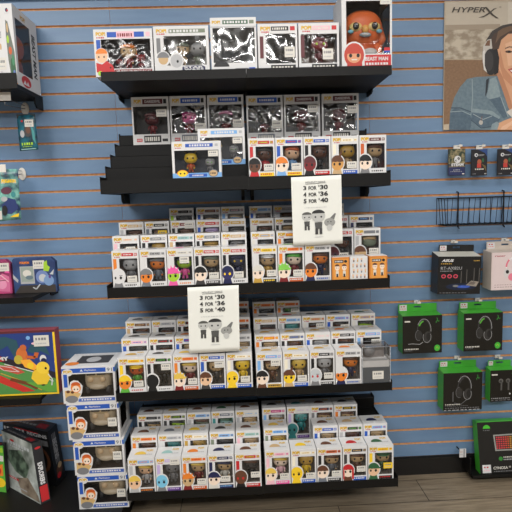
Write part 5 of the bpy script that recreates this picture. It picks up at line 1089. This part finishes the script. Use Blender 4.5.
def headset_art(mic, logo_x=0.88, col='lgrey', plus=True):
    def f(A, asp):
        cx, cy = (0.54,0.60)
        # band
        import math as _m
        pts = [(cx-0.17+0.0*i, 0) for i in range(0)]
        arc = lambda rx, ry, a0, a1, n=14: [(cx+rx*_m.cos(_m.radians(a0+(a1-a0)*i/n)), cy+ry*_m.sin(_m.radians(a0+(a1-a0)*i/n))) for i in range(n+1)]
        A.line(arc(0.165,0.29,-10,190),0.028,'dgrey',asp); A.line(arc(0.18,0.31,-5,150),0.010,col,asp); A.line(arc(0.14,0.25,95,150),0.04,'green' if mic < 2 else 'dgrey',asp)
        A.ell(cx-0.13,cy-0.12,0.085,0.14,(46,44,42)); A.ell(cx+0.10,cy-0.17,0.105,0.15,(52,50,48)); A.ell(cx+0.12,cy-0.16,0.06,0.10,(30,28,26))
        A.line([(cx+0.03+0.10*_m.cos(_m.radians(a))+0.05,cy-0.17+0.15*_m.sin(_m.radians(a))) for a in range(150,400,20)],0.008,col,asp); A.line([(cx-0.13+0.085*_m.cos(_m.radians(a)),cy-0.12+0.14*_m.sin(_m.radians(a))) for a in range(90,300,20)],0.008,'grey',asp)
        if mic == 0: A.line([(cx-0.02,cy-0.30),(cx-0.10,cy-0.36),(cx-0.28,cy-0.34),(cx-0.40,cy-0.345)],0.012,'lgrey',asp)
        if mic == 2: A.line([(cx+0.06,cy-0.32),(cx-0.08,cy-0.44),(cx-0.26,cy-0.40)],0.012,'grey',asp); A.line([(cx-0.29,cy-0.36),(cx-0.29,cy-0.10)],0.016,'grey',asp)
        lx, ly = logo_x, 0.86
        for a in (90, 210, 330): A.line([(lx,ly),(lx+0.035*_m.cos(_m.radians(a)),ly+0.055*_m.sin(_m.radians(a))),(lx+0.05*_m.cos(_m.radians(a+25)),ly+0.075*_m.sin(_m.radians(a+25)))],0.014,(60,150,60),asp)
        if mic < 2: A.rect(0.05,0.835,0.19,0.872,'offwhite'); A.ell(0.88,0.13,0.075,0.085,(70,180,60)); A.line([(0.85,0.12),(0.88,0.17),(0.91,0.11)],0.015,'lime',asp); A.dashes(0.05,0.10,0.42,0.135,'offwhite',9); A.dashes(0.05,0.065,0.25,0.08,'grey',7)
        else: A.dashes(0.05,0.15,0.45,0.175,'offwhite',9); A.dashes(0.05,0.115,0.65,0.125,'grey',12); A.dashes(0.05,0.055,0.95,0.075,'grey',14); A.dashes(0.02,0.0,0.98,0.02,'lgrey',9)
    return f
RZ = (66,164,50); FR = (22,20,16)
hang_box('green and black headset box, left of the upper pair on the right', (402.6,316.4),(442.2,314.2),(403.2,354), 0.07, -0.03, RZ, FR, 304.2, headset_art(0), flap_l=398.2, flap_r=436.5, group='green and black hanging boxes')
hang_box('green and black headset box, right of the upper pair, below the pink box', (464,313.6),(503,312.4),(462.6,351.6), 0.07, -0.03, RZ, FR, 302.3, headset_art(1), flap_l=459.2, flap_r=497.4, group='green and black hanging boxes')
hang_box('green and black headset box above the keyboard box, no round badge', (443.5,373.5),(482.5,371.4),(443.2,411), 0.07, -0.03, RZ, FR, 361, headset_art(2), flap_l=439, flap_r=477, group='green and black hanging boxes')
def earart(A, asp):
    for cx in (0.42, 0.70): A.ell(cx,0.66,0.09,0.07,(96,94,90)); A.ell(cx-0.01,0.65,0.05,0.04,(60,58,56)); A.line([(cx+0.02,0.62),(cx+0.02,0.36)],0.05,(84,82,80),asp)
    A.rect(0.05,0.84,0.28,0.88,'offwhite'); A.line([(0.83,0.88),(0.9,0.92),(0.96,0.86)],0.02,(60,150,60),asp); A.line([(0.9,0.92),(0.9,0.82)],0.02,(60,150,60),asp); A.ell(0.78,0.24,0.03,0.025,'white'); A.ell(0.92,0.24,0.03,0.025,'red'); A.dashes(0.05,0.10,0.8,0.12,'lgrey',10); A.dashes(0.05,0.04,0.85,0.06,'grey',5)
hang_box('small green and black earbud box at the right edge', (490.5,370.6),(516,369.4),(489.5,402), 0.05, -0.03, RZ, FR, 360.4, earart, name='earbud_box', cat='earbud box', flap_l=487.8, flap_r=511, group='green and black hanging boxes')
def asusart(A, asp):
    A.text('ASUS',0.07,0.86,0.36,0.935,'white',shear=0.3,bold=0.05); A.dashes(0.82,0.88,0.97,0.905,'gold',4); A.dashes(0.06,0.80,0.33,0.825,'gold',6); A.text('RT-AX82U',0.06,0.655,0.55,0.735,'lgrey',bold=0.0); A.dashes(0.05,0.61,0.34,0.625,'lgrey',8)
    for cx in (0.13,0.27,0.41): A.ell(cx,0.48,0.055,0.055,(206,70,90)); A.ell(cx,0.48,0.03,0.03,(60,20,30))
    A.ell(0.55,0.20,0.36,0.09,(18,30,56)); A.ell(0.60,0.20,0.16,0.035,(60,90,180)); A.ell(0.42,0.22,0.07,0.03,'grey')
    A.poly([(0.66,0.24),(0.78,0.36),(0.96,0.33),(0.90,0.20),(0.78,0.22)],(150,140,128)); A.poly([(0.70,0.26),(0.78,0.34),(0.90,0.31),(0.84,0.25)],(110,100,92))
    for x_, t_ in ((0.54,0.62),(0.67,0.66),(0.84,0.70),(0.96,0.70)): A.line([(x_,t_),(x_+0.0,0.30)],0.018,(96,92,88),asp)
    A.dashes(0.05,0.03,0.7,0.045,'grey',9)
hang_box('black ASUS router box with four antennas, white top face', (437.6,256.8),(480.6,254.8),(434.8,294.4), 0.085, -0.03, (26,25,24), (24,23,22), 244.6, asusart, name='router_box', cat='router box', flap_l=437.4, flap_r=474.6, topcol=(206,204,192), tilt=0.03, sl=0.016)
def pinkart(A, asp):
    A.rect(0.03,0.03,0.97,0.97,(222,204,202)); A.text('razer',0.08,0.885,0.34,0.92,(170,70,80),bold=0.02)
    import math as _m
    A.line([(0.56+0.2*_m.cos(_m.radians(a)),0.60+0.26*_m.sin(_m.radians(a))) for a in range(20,200,15)],0.035,(236,232,230),asp); A.line([(0.56+0.2*_m.cos(_m.radians(a)),0.60+0.26*_m.sin(_m.radians(a))) for a in range(130,190,12)],0.045,(232,120,140),asp)
    A.ell(0.38,0.44,0.08,0.13,(214,208,206)); A.ell(0.39,0.48,0.04,0.05,(40,36,38)); A.ell(0.50,0.34,0.09,0.10,(232,130,150)); A.ell(0.74,0.42,0.08,0.14,(220,214,212)); A.dashes(0.08,0.13,0.7,0.145,(170,140,140),10); A.dashes(0.08,0.07,0.6,0.085,(150,130,130),8)
hang_box('pale pink headset box cut off by the right edge, beside the router box', (491.8,252.8),(533,251),(490.4,290.4), 0.085, -0.03, (196,184,172), (220,202,198), 241.8, pinkart, flap_l=486.4, flap_r=524)

# keyboard box standing on a low rack
rk = thing('floor_rack', 'low black wire rack on the floor holding the keyboard box', 'rack', (1.16, 0, 0))
b = MB(); b.box((-0.02,-0.125,0.037),(0.60,-0.016,0.045), METAL); b.build('tray', rk)
b = MB(); b.box((-0.022,-0.129,0.034),(0.60,-0.125,0.049), METAL2); b.build('front_lip', rk)
for fx_ in (0.0, 0.28, 0.56): b = MB(); b.box((fx_,-0.075,0.0),(fx_+0.02,-0.03,0.037), METAL); b.build('foot', rk)
b = MB(); b.box((-0.026,-0.10,0.037),(-0.020,-0.016,0.125), METAL); b.build('side_upright', rk)
tg = thing('price_tag', 'white price label on a short arm left of the keyboard box', 'price tag', (1.098, -0.06, 0.118))
b = MB(); b.box((-0.006,-0.012,0.0),(0.028,-0.009,0.046), mat('white', rough=0.5)); b.build('label_card', tg)
A = Art(plane_fn((-0.006,-0.012,0),(0.034,0,0),(0,0,0.046)),(0,-1,0)); A.rect(0.62,0.0,0.78,1.0,'grey'); A.dashes(0.1,0.6,0.5,0.7,(200,150,140),2); A.dashes(0.1,0.3,0.5,0.38,'lgrey',3); A.build('label_print', tg)
b = MB(); b.tube([(0.012,-0.009,0.02),(0.012,0.0595,0.02)], 0.003, METAL, 6); b.build('arm', tg)
Yb0 = -0.112; z0_ = 0.0456; A0 = at(480.4, 473.8, Yb0); xl = A0.x; lean = 0.050; H_ = 0.256; W_ = 0.42; d = 0.05
t = thing('keyboard_box', 'black keyboard box with green side and rainbow-lit keys, at lower right', 'keyboard box', (xl, Yb0, z0_))
t.rotation_euler.x = -math.atan2(lean, H_)
L_ = math.hypot(lean, H_)
t.location.z += 0.0
b = MB(); b.box((0,0,0),(W_,d,L_), mat(RZ, rough=0.4)); b.build('carton', t, bevel=0.001)
A = Art(front_fn(W_, L_), (0,-1,0)); A.rect(0.0,0.0,1.0,0.985,FR)
A.ell(0.115,0.86,0.045,0.07,'razer',0,180); A.dashes(0.07,0.82,0.16,0.835,'grey',4)
A.poly([(0.205,0.425),(0.19,0.735),(0.96,0.76),(0.98,0.42)],(150,150,144)); A.poly([(0.222,0.45),(0.208,0.71),(0.945,0.735),(0.96,0.445)],(44,42,42))
cols = [(206,60,66),(206,64,60),(206,70,52),(200,84,44),(190,130,40),(170,160,50),(110,160,60),(60,160,80),(50,150,150),(60,110,190),(90,80,190),(150,70,180),(190,60,140)]
kc = cols[:1]*3+cols[1:4]+cols[4:6]+cols[6:]
for r_ in range(6):
    for k in range(26):
        if k == 0 and r_ in (2,3,4): pass
        x = 0.222+k*0.0282; y_ = 0.465+r_*0.041
        c = kc[min(k, 12)]; A.mb.face([A.P(x,y_),A.P(x+0.020,y_),A.P(x+0.020,y_+0.027),A.P(x,y_+0.027)], mat(c, rough=0.5, var=0.04))
A.k += 0.0001
A.ell(0.265,0.275,0.026,0.04,(50,130,50)); A.dashes(0.30,0.29,0.47,0.312,'offwhite',8); A.dashes(0.30,0.245,0.42,0.268,'lgrey',6); A.ell(0.52,0.275,0.026,0.04,(50,130,50)); A.dashes(0.56,0.285,0.72,0.305,'offwhite',8)
A.text('CYNOSA', 0.165,0.075,0.345,0.128,'offwhite',bold=0.02); A.text('V2',0.355,0.10,0.38,0.13,'offwhite'); A.dashes(0.17,0.03,0.42,0.045,'grey',12); A.rect(0.03,0.015,0.135,0.17,'white'); A.dashes(0.05,0.11,0.115,0.135,'red',2); A.dashes(0.045,0.05,0.12,0.075,'lpink',3)
A.build('front_print', t)
